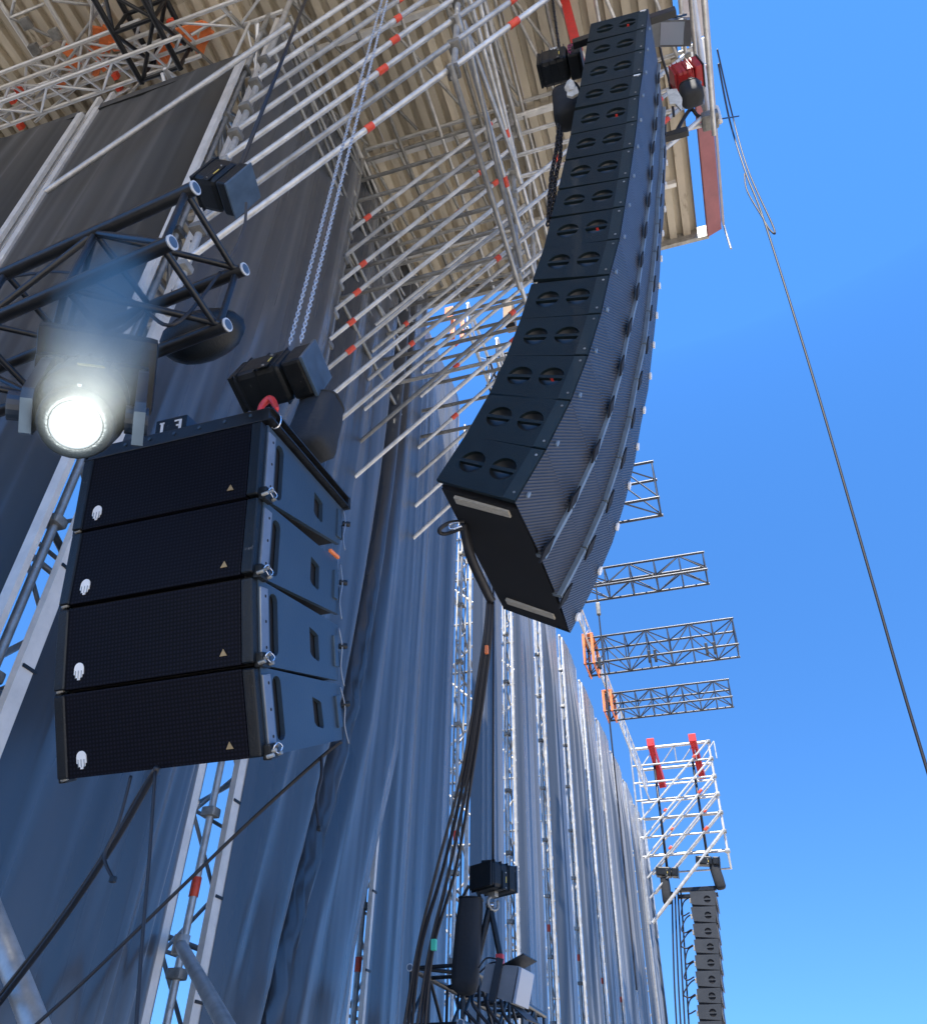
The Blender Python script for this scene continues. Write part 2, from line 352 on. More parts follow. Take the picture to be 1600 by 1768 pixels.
# ------------------------------------------------------------------ scaffold behind the curtains
def clipat(a, b, f, parent, r=0.03, L=0.07, m='clip', p=0.72):
    if random.random() > p: return
    L *= random.uniform(0.75, 1.25)
    a, b = Vector(a), Vector(b); d = (b-a).normalized(); c = a+(b-a)*f
    rod('red_mark', c-d*L/2, c+d*L/2, r, m, parent if isinstance(parent, bpy.types.Object) else parent)
for k, y in enumerate(BAY):
    lab = 'grey scaffold frame in the gap at the wall corner, with red bands' if k == 0 else 'scaffold frame behind the gap between the %s and %s curtain strips' % (ordn[k-1], ordn[k] if k < len(BAY)-1 else 'outermost')
    if k == len(BAY)-1: lab = 'end scaffold frame closing the far end of the curtain wall'
    t = thing('scaffold_frame', lab, 'scaffold', (XW-0.6, y, 0), 'scaffold frames behind the curtain wall')
    xf, xb = XW-0.16, XW-1.2
    top = 12.4 if k > 0 else 11.9
    nfar = k > 6
    yp = y*1.045; rod('standard', (xf, yp, 0), (xf, yp, top+0.2), 0.026, 'tube', t)
    yb_ = y if k else y+0.95
    if k == 0: xb = XW-0.55
    rod('standard', (xb, yb_, 0), (xb, yb_, top+0.2), 0.028, 'tube', t)
    lv = [0.6+1.0*i for i in range(13)] if not nfar else [0.6+2.0*i for i in range(6)]
    for i, z in enumerate(lv):
        if z > top: break
        rod('ledger', (xf, y, z), (xb, yb_, z), 0.024, 'tube' if i % 2 else 'steel', t)
        if not nfar:
            coll('rosette', (xf, yp, z), 0.05, 'steel', t)
        zz = z+1.0 if not nfar else z+2.0
        if zz < top: rod('brace', (xf if i % 2 else xb, (y if i % 2 else yb_)+0.03, z), (xb if i % 2 else xf, (yb_ if i % 2 else y)+0.03, zz), 0.02, 'alu', t)
    if k < 9:
        xl_ = XW-0.34; ya_, yb2 = y*1.1-0.2, y*1.1+0.24
        for yy in (ya_, yb2): rod('chord', (xl_, yy, 0.3), (xl_, yy, top), 0.017, 'alu', t)
        for i in range(26):
            z = 0.5+0.45*i
            if z+0.5 > top: break
            rod('brace', (xl_, ya_ if i % 2 else yb2, z), (xl_, yb2 if i % 2 else ya_, z+0.42), 0.014, 'alu', t, 8)
            if i % 2: rod('brace', (xl_, ya_, z), (xl_, yb2, z), 0.014, 'alu', t, 8)
    for z in ((3.05, 5.2) if k < 3 else (5.0,)): rod('red_mark', (xf, yp, z), (xf, yp, z+0.12), 0.0325, 'clip', t)
for k in range(len(BAY)-1):
    t = thing('wall_bracing', 'thin bracing behind the %s curtain strip seen through the gaps beside it' % ordn[k], 'scaffold', (XW-1.2, BAY[k], 0), 'wall bracing bays')
    y0, y1 = BAY[k], BAY[k+1]
    for i in range(6):
        z = 1.1+2.0*i
        rod('ledger', (XW-1.2, y0, z), (XW-1.2, y1, z), 0.024, 'tube', t)
        rod('brace', (XW-1.2, y0 if i % 2 else y1, z), (XW-1.2, y1 if i % 2 else y0, z+1.9), 0.022, 'tube', t)
# lattice posts of the side wall
for k in (1, 2):
    t = thing('lattice_post', ['upright aluminium lattice post between the two dark drapes', 'aluminium lattice post beyond the left edge drape'][k-1], 'post', (SX[k], YS, 0), 'lattice posts')
    for s in (-0.09, 0.09): bx('chord', (SX[k]+s, YS+0.06, 5.5), (0.05, 0.05, 11.2), 'rail', t)
    for i in range(24):
        z = 0.3+i*0.45
        rod('brace', (SX[k]-0.09, YS+0.06, z), (SX[k]+0.09, YS+0.06, z+0.4), 0.014, 'alu', t)
exec_later = []

# ------------------------------------------------------------------ canopy roof
ZR = 12.6; YE = 7.52; XE = 1.40
def corr_mesh(wid, length, pitch=0.198, h=0.10):
    bm = bmesh.new(); n = int(round(wid/pitch)); pts = []
    for i in range(n):
        b = i*pitch
        pts += [(b, 0), (b+pitch*0.52, 0), (b+pitch*0.56, h), (b+pitch*0.96, h)]
    pts.append((n*pitch, 0))
    a = [bm.verts.new((x, 0, z)) for x, z in pts]; c = [bm.verts.new((x, length, z)) for x, z in pts]
    for i in range(len(pts)-1): bm.faces.new((a[i], a[i+1], c[i+1], c[i]))
    d = [bm.verts.new((x, 0, z+0.004)) for x, z in pts]; e = [bm.verts.new((x, length, z+0.004)) for x, z in pts]
    for i in range(len(pts)-1): bm.faces.new((d[i], e[i], e[i+1], d[i+1]))
    return mesh('corrugated', bm, M['roof'])
t = thing('canopy_roof', 'corrugated beige metal canopy roof seen from below', 'roof', (-3, 2, ZR))
SW, SLN = 0.99, 2.55
cme = corr_mesh(SW, SLN)
nx = 14  # sheets extended out of view to dim the upper left
for i in range(nx):
    for j in range(6):
        x = XE-0.33-SW*(i+1); y = YE+0.025-SLN-(SLN-0.12)*j
        put('roof_sheet', cme, Matrix.Translation((x, y, ZR+0.028*j+0.008*(i % 2))) @ Matrix.Rotation(R(random.uniform(-.12, .12)), 4, 'Z'), t)
bx('eave_trim', (XE-0.28-nx*SW/2, YE+0.03, ZR-0.0), (nx*SW+0.2, 0.06, 0.26), 'steel', t)
for y in (6.6, 5.05, 3.5, 1.4, -0.6, -2.6, -5.1, -7.6):
    bx('purlin', (XE-0.55-nx*SW/2, y, ZR-0.055), (nx*SW, 0.06, 0.09), 'alu', t)
f = thing('roof_fascia', 'grey and red fascia board along the roof edge, with a white outlined letter', 'fascia', (XE+0.06, 2, ZR))
_rf = Matrix.Rotation(R(-28), 3, 'Y')
for yc, ln_, m_, lb in ((1.6, 6.3, 'fascia', None), (4.93, 0.30, 'white', 'pale joint board'), (6.32, 2.42, 'fasciared', 'dull red board')):
    bx('board', (XE-0.10, yc, ZR-0.09), (0.34 if m_ == 'fascia' else 0.24, ln_, 0.035), m_, f, 0.008, _rf, lb)
bx('edge_trim', (XE+0.05, 2.0, ZR+0.05), (0.03, 11.0, 0.12), 'fascia', f)
rod('corner_rod', (XE+0.06, YE+0.02, ZR+0.2), (XE+0.06, YE+0.06, ZR-0.5), 0.016, 'steel', f)
_c = Vector((XE-0.10, 3.2, ZR-0.125)); _xa = _rf @ Vector((1, 0, 0)); _za = _rf @ Vector((0, 0, 1))
bm = bmesh.new(); tubebm(bm, [_c-_za*0.012+_xa*0.10*math.cos(a)+Vector((0, 0.24*math.sin(a), 0)) for a in [2*PI*k/24 for k in range(24)]], 0.010, 6, True)
put('letter', mesh('letter', bm, M['white'], True), Matrix.Identity(4), f)

# ------------------------------------------------------------------ cantilever scaffold (near): planes across the wall, x from XW to the tip
t = thing('cantilever_scaffold', 'scaffold bracket with many parallel diagonal tubes under the near canopy', 'scaffold', (-2, 4.8, 8.6))
XA, XB, XC = -3.12, -1.08, 1.12
PL = [2.75, 4.8, 7.25]
TR = 0.0245
lv = [8.66+0.5*i for i in range(8)]
for pi_, y in enumerate(PL):
    zoff = 0.0 if pi_ < 2 else 0.62
    rod('standard', (XA, y, 6.3+zoff), (XA, y, 12.55), 0.028, 'steel' if pi_ else 'tube', t)
    rod('standard', (XB, y, 8.6+zoff), (XB, y, 12.55), 0.028, 'tube', t)
    if pi_ < 2: rod('standard', (XC, y, 10.6), (XC, y, 12.5), 0.028, 'tube', t)
    for i, z in enumerate(lv):
        z += zoff
        if z > 12.5: continue
        a = (XA, y-0.05, z-1.84); b = (XB, y-0.05, z+0.02)
        dt = rod('diagonal_tube', a, b, TR, 'tube', t)
        clipat(a, b, (0.70 if pi_ == 0 else 0.14 if pi_ == 1 else 0.28)+random.uniform(-.03, .03), dt, 0.031, 0.085)
        if pi_ == 1 and i % 3: clipat(a, b, 0.86+random.uniform(-.05, .05), dt, 0.031, 0.07)
        coll('coupler', (XB, y-0.02, z), 0.055, 'steel', t); coll('coupler', (XA, y-0.02, z-1.84), 0.055, 'steel', t)
        if z+2.03 < 12.6 and pi_ < 2:
            a = (XB, y-0.05, z); b = (XC, y-0.05, z+2.03)
            dt = rod('diagonal_tube', a, b, TR, 'tube', t)
            clipat(a, b, 0.24, dt, 0.031, 0.085); clipat(a, b, 0.8, dt, 0.031, 0.07)
            coll('coupler', (XC, y-0.02, z+2.0), 0.05, 'steel', t)
        if pi_ >= 1 and z > 9.0:
            rod('ledger', (XA, y+0.05, z+0.03), (XB, y+0.05, z+0.03), 0.025, 'steel', t)
        if z > 10.6 and pi_ < 2: rod('ledger', (XB, y+0.05, z), (XC, y+0.05, z), 0.025, 'tube', t)
    rod('ledger', (XA, y, 12.38), (XC+0.2 if pi_ < 2 else XB, y, 12.38), 0.026, 'tube', t)
for i, z in enumerate(lv):
    a, b = (XA, 5.75, z-1.35), (XB, 5.75, z+0.51) if z < 12 else (XA+1.6, 5.75, 12.45)
    dt = rod('diagonal_tube', a, b, TR*0.95, 'steel' if i % 3 == 1 else 'tube', t)
    clipat(a, b, random.uniform(0.15, 0.9), dt, 0.031, 0.07)
    if z > 9: rod('ledger', (XA, 6.1, z-0.1), (XB, 6.1, z-0.1), 0.024, 'steel', t)
    if z > 9.5: rod('brace', (XA-0.05, 4.8 if i % 2 else 7.2, z), (XA-0.05, 7.2 if i % 2 else 4.8, z+0.5), 0.022, 'steel', t)
for i, z in enumerate(lv[4:7]):
    rod('ledger', (XA+0.02, 2.8, z), (XA+0.02, 4.75, z), 0.023, 'steel', t)
    rod('brace', (XA+0.05, 2.8 if i % 2 else 4.75, z), (XA+0.05, 4.75 if i % 2 else 2.8, z+0.5), 0.02, 'steel', t)
for i in range(7): rod('ledger', (XA+0.55*i, 2.6, 12.15+0.02*(i % 3)), (XA+0.55*i, 7.3, 12.15+0.02*(i % 3)), 0.023, 'steel' if i % 2 else 'tube', t)
for i in range(6): rod('brace', (XA+0.7*i-1.5, 2.6, 12.05), (XA+0.7*i-0.6, 4.7, 12.3), 0.02, 'steel', t)
rod('standard', (XB, 5.75, 9.2), (XB, 5.75, 12.5), 0.027, 'tube', t)
for i in range(5): rod('brace', (XB+0.5*i-0.4, 2.75, 12.3), (XB+0.5*i+0.1, 4.8, 12.3), 0.022, 'tube', t); rod('brace', (XA+0.4*i, 4.8, 12.42), (XA+0.4*i+0.3, 7.2, 12.42), 0.022, 'steel', t)
for i, z in enumerate((8.62, 9.62, 10.62, 11.62)):
    for x in (XB,):
        rod('ledger', (x+0.03*i, PL[0]-0.1, z), (x+0.03*i, PL[1]+0.1, z), 0.025, 'tube', t)
        clipat((x+0.03*i, PL[0], z), (x+0.03*i, PL[1], z), 0.28 if i == 0 else 0.75, t, 0.031, 0.09)
        rod('ledger', (x+0.03*i, PL[1]-0.1, z+0.1), (x+0.03*i, PL[2]+0.1, z+0.1), 0.025, 'tube', t)
for i, z in enumerate((9.2, 10.2, 11.2, 12.2)):
    rod('ledger', (XA, PL[1], z), (XA, PL[2], z), 0.025, 'steel', t)
    if z > 10: rod('ledger', (XC, PL[0], z+0.1), (XC, PL[1], z+0.1), 0.025, 'tube', t)
for i in range(4):
    rod('brace', (XB+0.06, PL[0] if i % 2 else PL[1], 8.7+i), (XB+0.06, PL[1] if i % 2 else PL[0], 9.7+i), 0.024, 'tube', t)
rod('standard', at_z(1197, 0, 12.4), (1.13, 4.8, 10.62), 0.032, 'rail', t)
coll('coupler', (1.13, 4.8, 10.62), 0.09, 'steel', t)

# ------------------------------------------------------------------ box truss builder
def box_truss(name, label, cat, p0, ax, length, wd, ht, r=0.025, m='blacksteel', cells=6, side=None, group=None, rb=None, ends=None, gapcell=(), zig=False):
    """four chords from p0 (near-top corner) along ax; wd along side, ht downwards."""
    ax = Vector(ax).normalized(); side = Vector(side or Vector((0, 0, 1)).cross(ax)).normalized(); up = Vector((0, 0, 1))
    up = (up-ax*up.dot(ax)).normalized(); rb = rb or r*0.6
    p0 = Vector(p0); t = thing(name, label, cat, p0, group)
    C = [p0, p0+side*wd, p0-up*ht, p0+side*wd-up*ht]
    for c in C:
        rod('chord', c, c+ax*length, r, m, t)
        if ends:
            rod('end_sleeve', c+ax*length, c+ax*(length+0.008), r*1.03, ends, t, 14)
            rod('bore', c+ax*(length+0.007), c+ax*(length+0.0095), r*0.78, 'endcap', t, 12)
    L = length/cells
    faces = [(0, 1), (2, 3), (0, 2), (1, 3)]
    for i in range(cells):
        for (a, b) in faces:
            pa, pb = (a, b) if i % 2 else (b, a)
            if i in gapcell: continue
            s0, s1 = C[pa]+ax*(L*i), C[pb]+ax*(L*(i+1))
            rod('brace', s0, s1, rb, m, t, 8)
    for i in range(cells+1):
        for (a, b) in faces:
            if i in (0, cells) or not zig:
                rod('brace', C[a]+ax*(L*i+(0.03 if i == 0 else -0.03 if i == cells else 0)), C[b]+ax*(L*i+(0.03 if i == 0 else -0.03 if i == cells else 0)), rb, m, t, 8)
    return t

# roof trusses standing out over the curtain wall at the right
TT = [('topmost dark box truss jutting out behind the curved speaker column', 12.41, -0.21, 0.57, 0.92, 4),
      ('second dark box truss from the top, jutting into the sky with a bright lower chord', 15.78, 0.49, 0.60, 0.47, 6),
      ('longest dark box truss in the sky, with black lamp clamps and an orange bracket', 18.87, 0.96, 0.68, 0.74, 5),
      ('lowest dark box truss in the sky, just above the far white scaffold', 22.23, 0.66, 0.68, 0.53, 8)]
for i, (lab, y, xt, wd, ht, cells) in enumerate(TT):
    L = xt+2.9
    tr = box_truss('roof_truss', lab, 'truss', (-2.9, y, 12.6), (1, 0, 0), L, wd, ht, 0.03, 'trussgrey', max(cells, int(L/0.55)), (0, 1, 0), 'dark box trusses jutting over the curtain wall', 0.016, 'sleeve' if i < 2 else None, zig=(i == 0))
    if i == 2:
        for px, py in ((1035, 1150), (1120, 1130), (1130, 1125), (1218, 1112), (1232, 1112)):
            q = at_y(px, py, y)
            bx('lamp_clamp', (q.x, y+0.02, 12.6-ht-0.02), (0.07, 0.12, 0.30), 'black', tr, 0.01)
    if i >= 2:
        b = thing('orange_bracket', ['orange bracket clamped round the longest sky truss', 'orange bracket clamped round the lowest sky truss'][i-2], 'bracket', (-2.2, y, 12.2), 'orange truss brackets')
        xs = at_y(1017 if i == 2 else 1050, 1130 if i == 2 else 1220, y).x
        for s in (-0.11, 0.11): bx('plate', (xs+s, y-0.06, 12.62-ht/2), (0.07, 0.03, ht+0.1), 'orange', b)
        for s in (-0.11, 0.11): bx('plate', (xs+s, y+wd+0.05, 12.62-ht/2), (0.07, 0.03, ht+0.1), 'orange', b)
        bx('bridge', (xs, y+wd/2, 12.70), (0.29, wd+0.14, 0.03), 'orange', b); rod('bolt_bar', (xs-0.11, y-0.05, 12.55-ht), (xs-0.11, y+wd+0.05, 12.55-ht), 0.025, 'orange', b); rod('bolt_bar', (xs+0.11, y-0.05, 12.55-ht), (xs+0.11, y+wd+0.05, 12.55-ht), 0.025, 'orange', b)
# trusses beyond the canopy, glimpsed left of the curved column
for i, (lab, y, z) in enumerate([('dark box truss glimpsed just past the canopy edge, upper one with a plywood block', 8.9, 12.55), ('dark box truss glimpsed past the canopy edge, lower one behind white diagonals', 10.6, 12.5)]):
    box_truss('roof_truss', lab, 'truss', (-2.6, y, z), (1, 0, 0), 1.75-0.5*i, 0.55, 0.7, 0.03, 'blacksteel', 5, (0, 1, 0), 'dark box trusses jutting over the curtain wall', 0.018)
t = thing('plywood_block', 'brown plywood block wedged on the truss past the canopy edge', 'block', at_y(880, 545, 8.8))
bx('board', at_y(880, 545, 8.8), (0.16, 0.35, 0.5), 'brownwood', t, 0.01); bx('strap', at_y(880, 545, 8.8), (0.17, 0.08, 0.52), 'black', t)
t = thing('orange_clamp', 'orange clamp on the truss past the canopy edge, left of the curved column', 'clamp', at_y(775, 560, 8.8))
q = at_y(775, 540, 8.75)
bx('plate', q, (0.16, 0.05, 0.3), 'orange', t, 0.01); bx('jaw', q+Vector((0.05, 0.1, -0.35)), (0.08, 0.06, 0.55), 'orange', t, 0.01); bx('jaw', q+Vector((0.2, 0.2, -0.3)), (0.07, 0.06, 0.5), 'orange', t, 0.01)
# lattice walkway along the wall top
def lattice(name, label, a, b, ht, m='alu', n=10, r=0.02, group=None, up=Vector((0, 0, 1)), cat='girder'):
    a, b = Vector(a), Vector(b); t = thing(name, label, cat, a, group)
    rod('chord', a, b, r, m, t); rod('chord', a-up*ht, b-up*ht, r, m, t)
    for i in range(n):
        p = a+(b-a)*(i/n); q = a+(b-a)*((i+1)/n)
        rod('brace', p-up*ht if i % 2 else p, q if i % 2 else q-up*ht, r*0.65, m, t, 8)
        rod('strut', p, p-up*ht, r*0.65, m, t, 8)
    return t
lattice('lattice_girder', 'white lattice girder running along the top of the curtain wall to the far end', (-2.75, 14.0, 13.15), (-2.75, 31.0, 13.15), 0.65, 'alu', 26, 0.028, 'white lattice girders')
lattice('lattice_girder', 'white lattice girder along the wall top just past the canopy edge', (-2.7, 8.1, 13.1), (-2.7, 13.4, 13.1), 0.65, 'alu', 8, 0.03, 'white lattice girders')
lattice('lattice_girder', 'short white lattice girder behind the diagonals past the canopy edge', (-2.2, 8.1, 12.0), (-2.2, 11.6, 12.0), 0.5, 'alu', 6, 0.03, 'white lattice girders')

# ------------------------------------------------------------------ things under the roof, upper left
Z1 = 12.1
for i, (lab, pa, pb, ht) in enumerate([
        ('pale lattice beam over the dark drapes, lowest of the three crossing beams', (0, 220), (330, 128), 0.4),
        ('pale lattice beam over the dark drapes, middle of the three crossing beams', (0, 196), (470, 66), 0.4),
        ('pale lattice beam over the dark drapes, topmost of the three crossing beams', (0, 172), (260, 100), 0.4)]):
    a = at_z(pa[0], pa[1], Z1-0.25*(i == 0)); b = Vector((at_y(pb[0], pb[1], a.y).x, a.y, a.z)); a = a-Vector((1.2, 0, 0))
    lattice('lattice_beam', lab, a, b, ht, 'alu', 9, 0.024, 'pale crossing beams under the roof', up=Vector((0, 0.8, 0.6)), cat='beam')
for i, (pa, pb, lab) in enumerate([((0, 4), (97, 153), 'pale tube under the roof at the top left corner'), ((80, 0), (159, 132), 'pale tube under the roof crossing the left orange clamp'), ((155, 0), (186, 55), 'short pale tube under the roof right of the left orange clamp')]):
    a = at_z(*pa, 12.2); b = at_z(*pb, 12.2); a = a-(b-a)*0.5
    tag(rod('roof_tube', a, b, 0.03, 'alu'), lab, 'tube', 'pale tubes under the roof')
# scattered thin braces
t = thing('roof_bracing', 'loose criss-cross of thin tubes and couplers under the roof at upper left', 'bracing', at_z(100, 120, 12.1))
for (pa, pb) in [((18, 30), (76, 6)), ((25, 0), (18, 30)), ((18, 30), (108, 72)), ((70, 82), (92, 72)), ((112, 70), (80, 155)), ((180, 5), (125, 80)), ((160, 5), (150, 120)), ((140, 75), (30, 210)), ((148, 78), (175, 65)), ((60, 210), (150, 135)), ((220, 165), (262, 118)), ((0, 208), (60, 160)), ((20, 190), (28, 215)), ((225, 150), (170, 180)), ((270, 130), (300, 150)), ((330, 60), (400, 20)), ((90, 0), (160, 8))]:
    rod('tube', at_z(*pa, 12.0), at_z(*pb, 12.25), 0.018, 'tube', t)
for p in ((45, 40), (95, 58), (60, 84), (200, 105), (170, 172), (145, 205), (290, 158)): coll('coupler', at_z(*p, 12.0), 0.06, 'steel', t)
for p in ((33, 155), (22, 172), (36, 217), (205, 150), (200, 130), (295, 38)): bx('red_mark', at_z(*p, 12.0), (0.07, 0.07, 0.09), 'clip', t, 0.01)
t = thing('long_tube', 'long pale tube with a red band slanting up across the dark drape', 'tube', at_y(80, 330, 2.55))
a, b = at_y(78, 331, 2.55), at_y(500, 42, 2.5); tb = rod('tube', a, b, 0.027, 'tube', t); clipat(a, b, 0.745, tb, 0.032, 0.09)
# orange clamps
def orange_clamp(label, pts, z):
    c = at_z(*pts[0][0], z); t = thing('orange_clamp', label, 'clamp', c, 'orange roof clamps')
    for (pa, pb, wd) in pts:
        a, b = at_z(*pa, z), at_z(*pb, z+0.05)
        d = b-a; q = d.to_track_quat('X', 'Z').to_matrix()
        bx('arm', (a+b)/2, (d.length, wd, 0.05), 'orange', t, 0.008, q)
    return t
orange_clamp('left orange clamp of crossed arms under the roof', [((110, 92), (120, 78), 0.12), ((115, 118), (135, 100), 0.12), ((160, 52), (178, 55), 0.10), ((188, 48), (180, 85), 0.14), ((178, 80), (165, 130), 0.07), ((195, 70), (205, 85), 0.12), ((175, 120), (188, 108), 0.07), ((100, 150), (112, 138), 0.07), ((155, 88), (168, 78), 0.12)], 12.15)
orange_clamp('right orange clamp at the end of the dark roof truss', [((278, 100), (295, 72), 0.16), ((290, 100), (272, 103), 0.1), ((308, 72), (340, 62), 0.12), ((305, 55), (352, 40), 0.08), ((358, 40), (344, 92), 0.10), ((365, 52), (352, 74), 0.07)], 12.15)
a = at_z(232, 46, 12.2)
_ax = (at_z(266, 109, 12.2)-at_z(206, 0, 12.2)).normalized()
p1 = at_z(266, 109, 12.2)
box_truss('roof_truss', 'black box truss under the roof ending at the right orange clamp', 'truss', p1-_ax*4.0, _ax, 4.0, (at_z(330, 84, 12.2)-p1).length, 0.55, 0.035, 'blacksteel', 7, (1, 0, 0), None, 0.024)

# ------------------------------------------------------------------ main curved column of 15 cabinets
Y0 = 3.03; CW = 1.33; CH = 0.354; CD = 0.49
SP = [((1016, 44), (1118.5, 14)), ((1013, 73.6), (1115, 47.5)), ((1008, 107), (1112.5, 84)), ((1001, 146), (1109, 125)), ((992.6, 187.6), (1103, 164)), ((984, 231.6), (1099.5, 208)), ((976, 279), (1093.6, 254)), ((966, 328), (1086, 306)), ((952.5, 379), (1078, 356)), ((939, 433), (1069, 412)), ((921, 491), (1052, 474)), ((900, 553), (1037, 541)), ((875, 618), (1015, 613)), ((844.5, 688), (985, 691)), ((802, 761), (942, 776)), ((753, 830), (889, 866))]
FP = [at_y(*f, Y0) for b, f in SP]; BP = [at_y(*b, Y0) for b, f in SP]
def moon(cx, cz, r, up, gap):
    a0 = math.asin(gap/r); out = []
    for k in range(11):
        a = a0+(PI-2*a0)*k/10
        out.append((cx+r*math.cos(a), cz+(r*math.sin(a) if up else -r*math.sin(a))))
    return out
HB = 0.335 # rear height
def side_quad(ins=0.0): return [(0-ins, ins+0.002), (0-ins, CH-ins-0.006), (-CD+ins, (CH+HB)/2-ins-0.006), (-CD+ins, (CH-HB)/2+ins+0.004)]
outer = side_quad()
hc = [(-0.165, CH*0.5), (-0.355, CH*0.5)]
holes = []
for cx, cz in hc: holes += [moon(cx, cz, 0.073, True, 0.011), moon(cx, cz, 0.073, False, 0.011)]
mm_side = mesh('side_panel', holed(outer, holes, 0.022, lambda u, v, h: Vector((u, h, v))), M['box'])
bm = bmesh.new(); prism(bm, [(-0.004, 0.004), (-0.004, CH-0.01), (-CD+0.004, (CH+HB)/2-0.01), (-CD+0.004, (CH-HB)/2+0.004)], 0.075, CW-0.025, 'y'); fixn(bm)
mm_body = mesh('body', bm, M['core'])  # blackened so the seams between cabinets carry painted shade
bm = bmesh.new()
prism(bm, side_quad(), CW-0.022, CW, 'y'); fixn(bm); mm_side2 = mesh('side_panel', bm, M['box'])
def dish_mesh():
    bm = bmesh.new(); prof = [(0.073, 0.02), (0.062, 0.04), (0.035, 0.062), (0.0, 0.068)]; n = 18; rings = []
    for r_, d in prof: rings.append([bm.verts.new((r_*math.cos(2*PI*k/n), d, r_*math.sin(2*PI*k/n))) for k in range(n)] if r_ > 0 else [bm.verts.new((0, d, 0))])
    for i in range(2):
        for k in range(n): bm.faces.new((rings[i][k], rings[i][(k+1) % n], rings[i+1][(k+1) % n], rings[i+1][k]))
    for k in range(n): bm.faces.new((rings[2][k], rings[2][(k+1) % n], rings[3][0]))
    return mesh('dish', bm, M['dish'], True)
mm_dish = dish_mesh()
bm = bmesh.new(); prism(bm, [(-0.004, 0.004), (-0.004, CH-0.01), (-0.075, CH-0.015), (-0.075, 0.008)], -0.004, 0.0, 'y'); fixn(bm); mm_band = mesh('sunlit_band', bm, M['boxsunlit'])  # lighter strip paints a slightly sunlit band along the front corner
seg = [(0.0, 0.465), (0.495, 0.865), (0.895, CW)]
def gr_mesh(y0, y1, sk):
    bm = bmesh.new(); n = 2; x0, x1 = sk
    vs = []
    for i in range(n+1):
        z = -0.004+(CH+0.002)*i/n; o = 0.0
        vs.append((bm.verts.new((x0+o, y0+0.004, z)), bm.verts.new((x1+o, y1-0.004, z))))
    for i in range(n): bm.faces.new((vs[i][0], vs[i][1], vs[i+1][1], vs[i+1][0]))
    bm2 = bm
    return mesh('grille', bm2, M['grille'])
mm_gr = [gr_mesh(seg[0][0], seg[0][1], (0.002, 0.026)), gr_mesh(seg[1][0], seg[1][1], (0.020, 0.020)), gr_mesh(seg[2][0], seg[2][1], (0.026, 0.002))]
bm = bmesh.new(); prism(bm, [(-0.01, 0.0), (0.046, 0.003), (0.046, CH-0.008), (-0.01, CH-0.003)], 0.0, 0.028, 'y'); fixn(bm); mm_rib = mesh('rib', bm, M['rib'])
def kite():
    bm = bmesh.new(); prism(bm, [(0, 0.10), (0.03, 0.01), (0.0, -0.09), (-0.03, -0.005)], 0.030, 0.042, 'x'); fixn(bm); return mesh('kite', bm, M['core'])
mm_kite = kite()
_disc = {}
def disc(m, n=18):
    if m not in _disc:
        bm = bmesh.new(); bmesh.ops.create_cone(bm, cap_ends=True, segments=n, radius1=1, radius2=1, depth=1); _disc[m] = mesh('disc', bm, M[m])
    return _disc[m]
MAINL = 'cabinets of the big curved speaker column'
for i in range(15):
    f0, f1 = FP[i], FP[i+1]
    up = (f0-f1).normalized(); fx = Vector((0, 1, 0)).cross(up).normalized()
    sc = (f0-f1).length/CH
    mw = Matrix((fx, Vector((0, 1, 0)), up*sc)).transposed().to_4x4(); mw.translation = f1
    if i == 0: lab = 'topmost cabinet of the big curved speaker column'
    elif i == 14: lab = 'bottom cabinet of the big curved speaker column, showing two pale skids underneath'
    elif i < 8: lab = '%s cabinet from the top of the big curved speaker column' % ordn[i]
    else: lab = '%s cabinet from the bottom of the big curved speaker column' % ordn[14-i]
    t = thing('speaker_cabinet', lab, 'loudspeaker', f1, MAINL)
    t.location = (0, 0, 0); t.matrix_basis = mw; WM[t] = mw
    put('body', mm_body, mw, t); sdp = put('side_panel', mm_side, mw, t); put('side_panel', mm_side2, mw, t); put('sunlit_band', mm_band, mw, t)
    for j, (cx, cz) in enumerate(hc):
        put('handle_dish', mm_dish, mw @ Matrix.Translation((cx, 0, cz)), sdp)
        if j == 0 and i in (0, 4, 8, 12):
            put('red_light_disc', disc('redlight'), mw @ Matrix.Translation((cx+0.005, 0.016, cz)) @ Matrix.Rotation(PI/2, 4, 'X') @ Matrix.Diagonal((0.014, 0.014, 0.02, 1)), t)  # red disc stands in for red light showing in the handle
    for q in range(3): put('grille', mm_gr[q], mw, t)
    for yy in (seg[0][1]+0.002, seg[1][1]+0.002):
        put('rib', mm_rib, mw @ Matrix.Translation((0, yy, 0)), t)
        put('link_plate', mm_kite, mw @ Matrix.Translation((0.012, yy-0.022 if yy < 0.6 else yy+0.052, 0.03)), t)
    put('badge', disc('rib'), mw @ Matrix.Translation((0.018, 0.05, 0.09)) @ Matrix.Rotation(PI/2, 4, 'Y') @ Matrix.Diagonal((0.018, 0.011, 0.010, 1)), t)
    put('badge', disc('badge'), mw @ Matrix.Translation((0.018, CW-0.05, 0.10)) @ Matrix.Rotation(PI/2, 4, 'Y') @ Matrix.Diagonal((0.030, 0.026, 0.012, 1)), t)
    for zz in (0.05, CH-0.05): put('bolt', disc('steel'), mw @ Matrix.Translation((-0.03, -0.004, zz)) @ Matrix.Rotation(PI/2, 4, 'X') @ Matrix.Diagonal((0.007, 0.007, 0.006, 1)), t)
    put('rear_bar', rodmesh('core', 6), mw @ rodmat((-CD+0.01, 0.08, 0.03), (-CD+0.01, 0.08, CH-0.03), 0.015), t)
    if i in (0, 3):
        put('label_strip', bxmesh(0.05, 0.004, 0.014, 'white'), mw @ Matrix.Translation((-0.04, -0.006, CH-0.03)), t)
    if i == 14:
        for yy in (0.13, CW-0.16):
            put('skid', bxmesh(0.34, 0.055, 0.02, 'skid', 0.004), mw @ Matrix.Translation((-0.24, yy, 0.004)), t)
MAINTOP = FP[0]
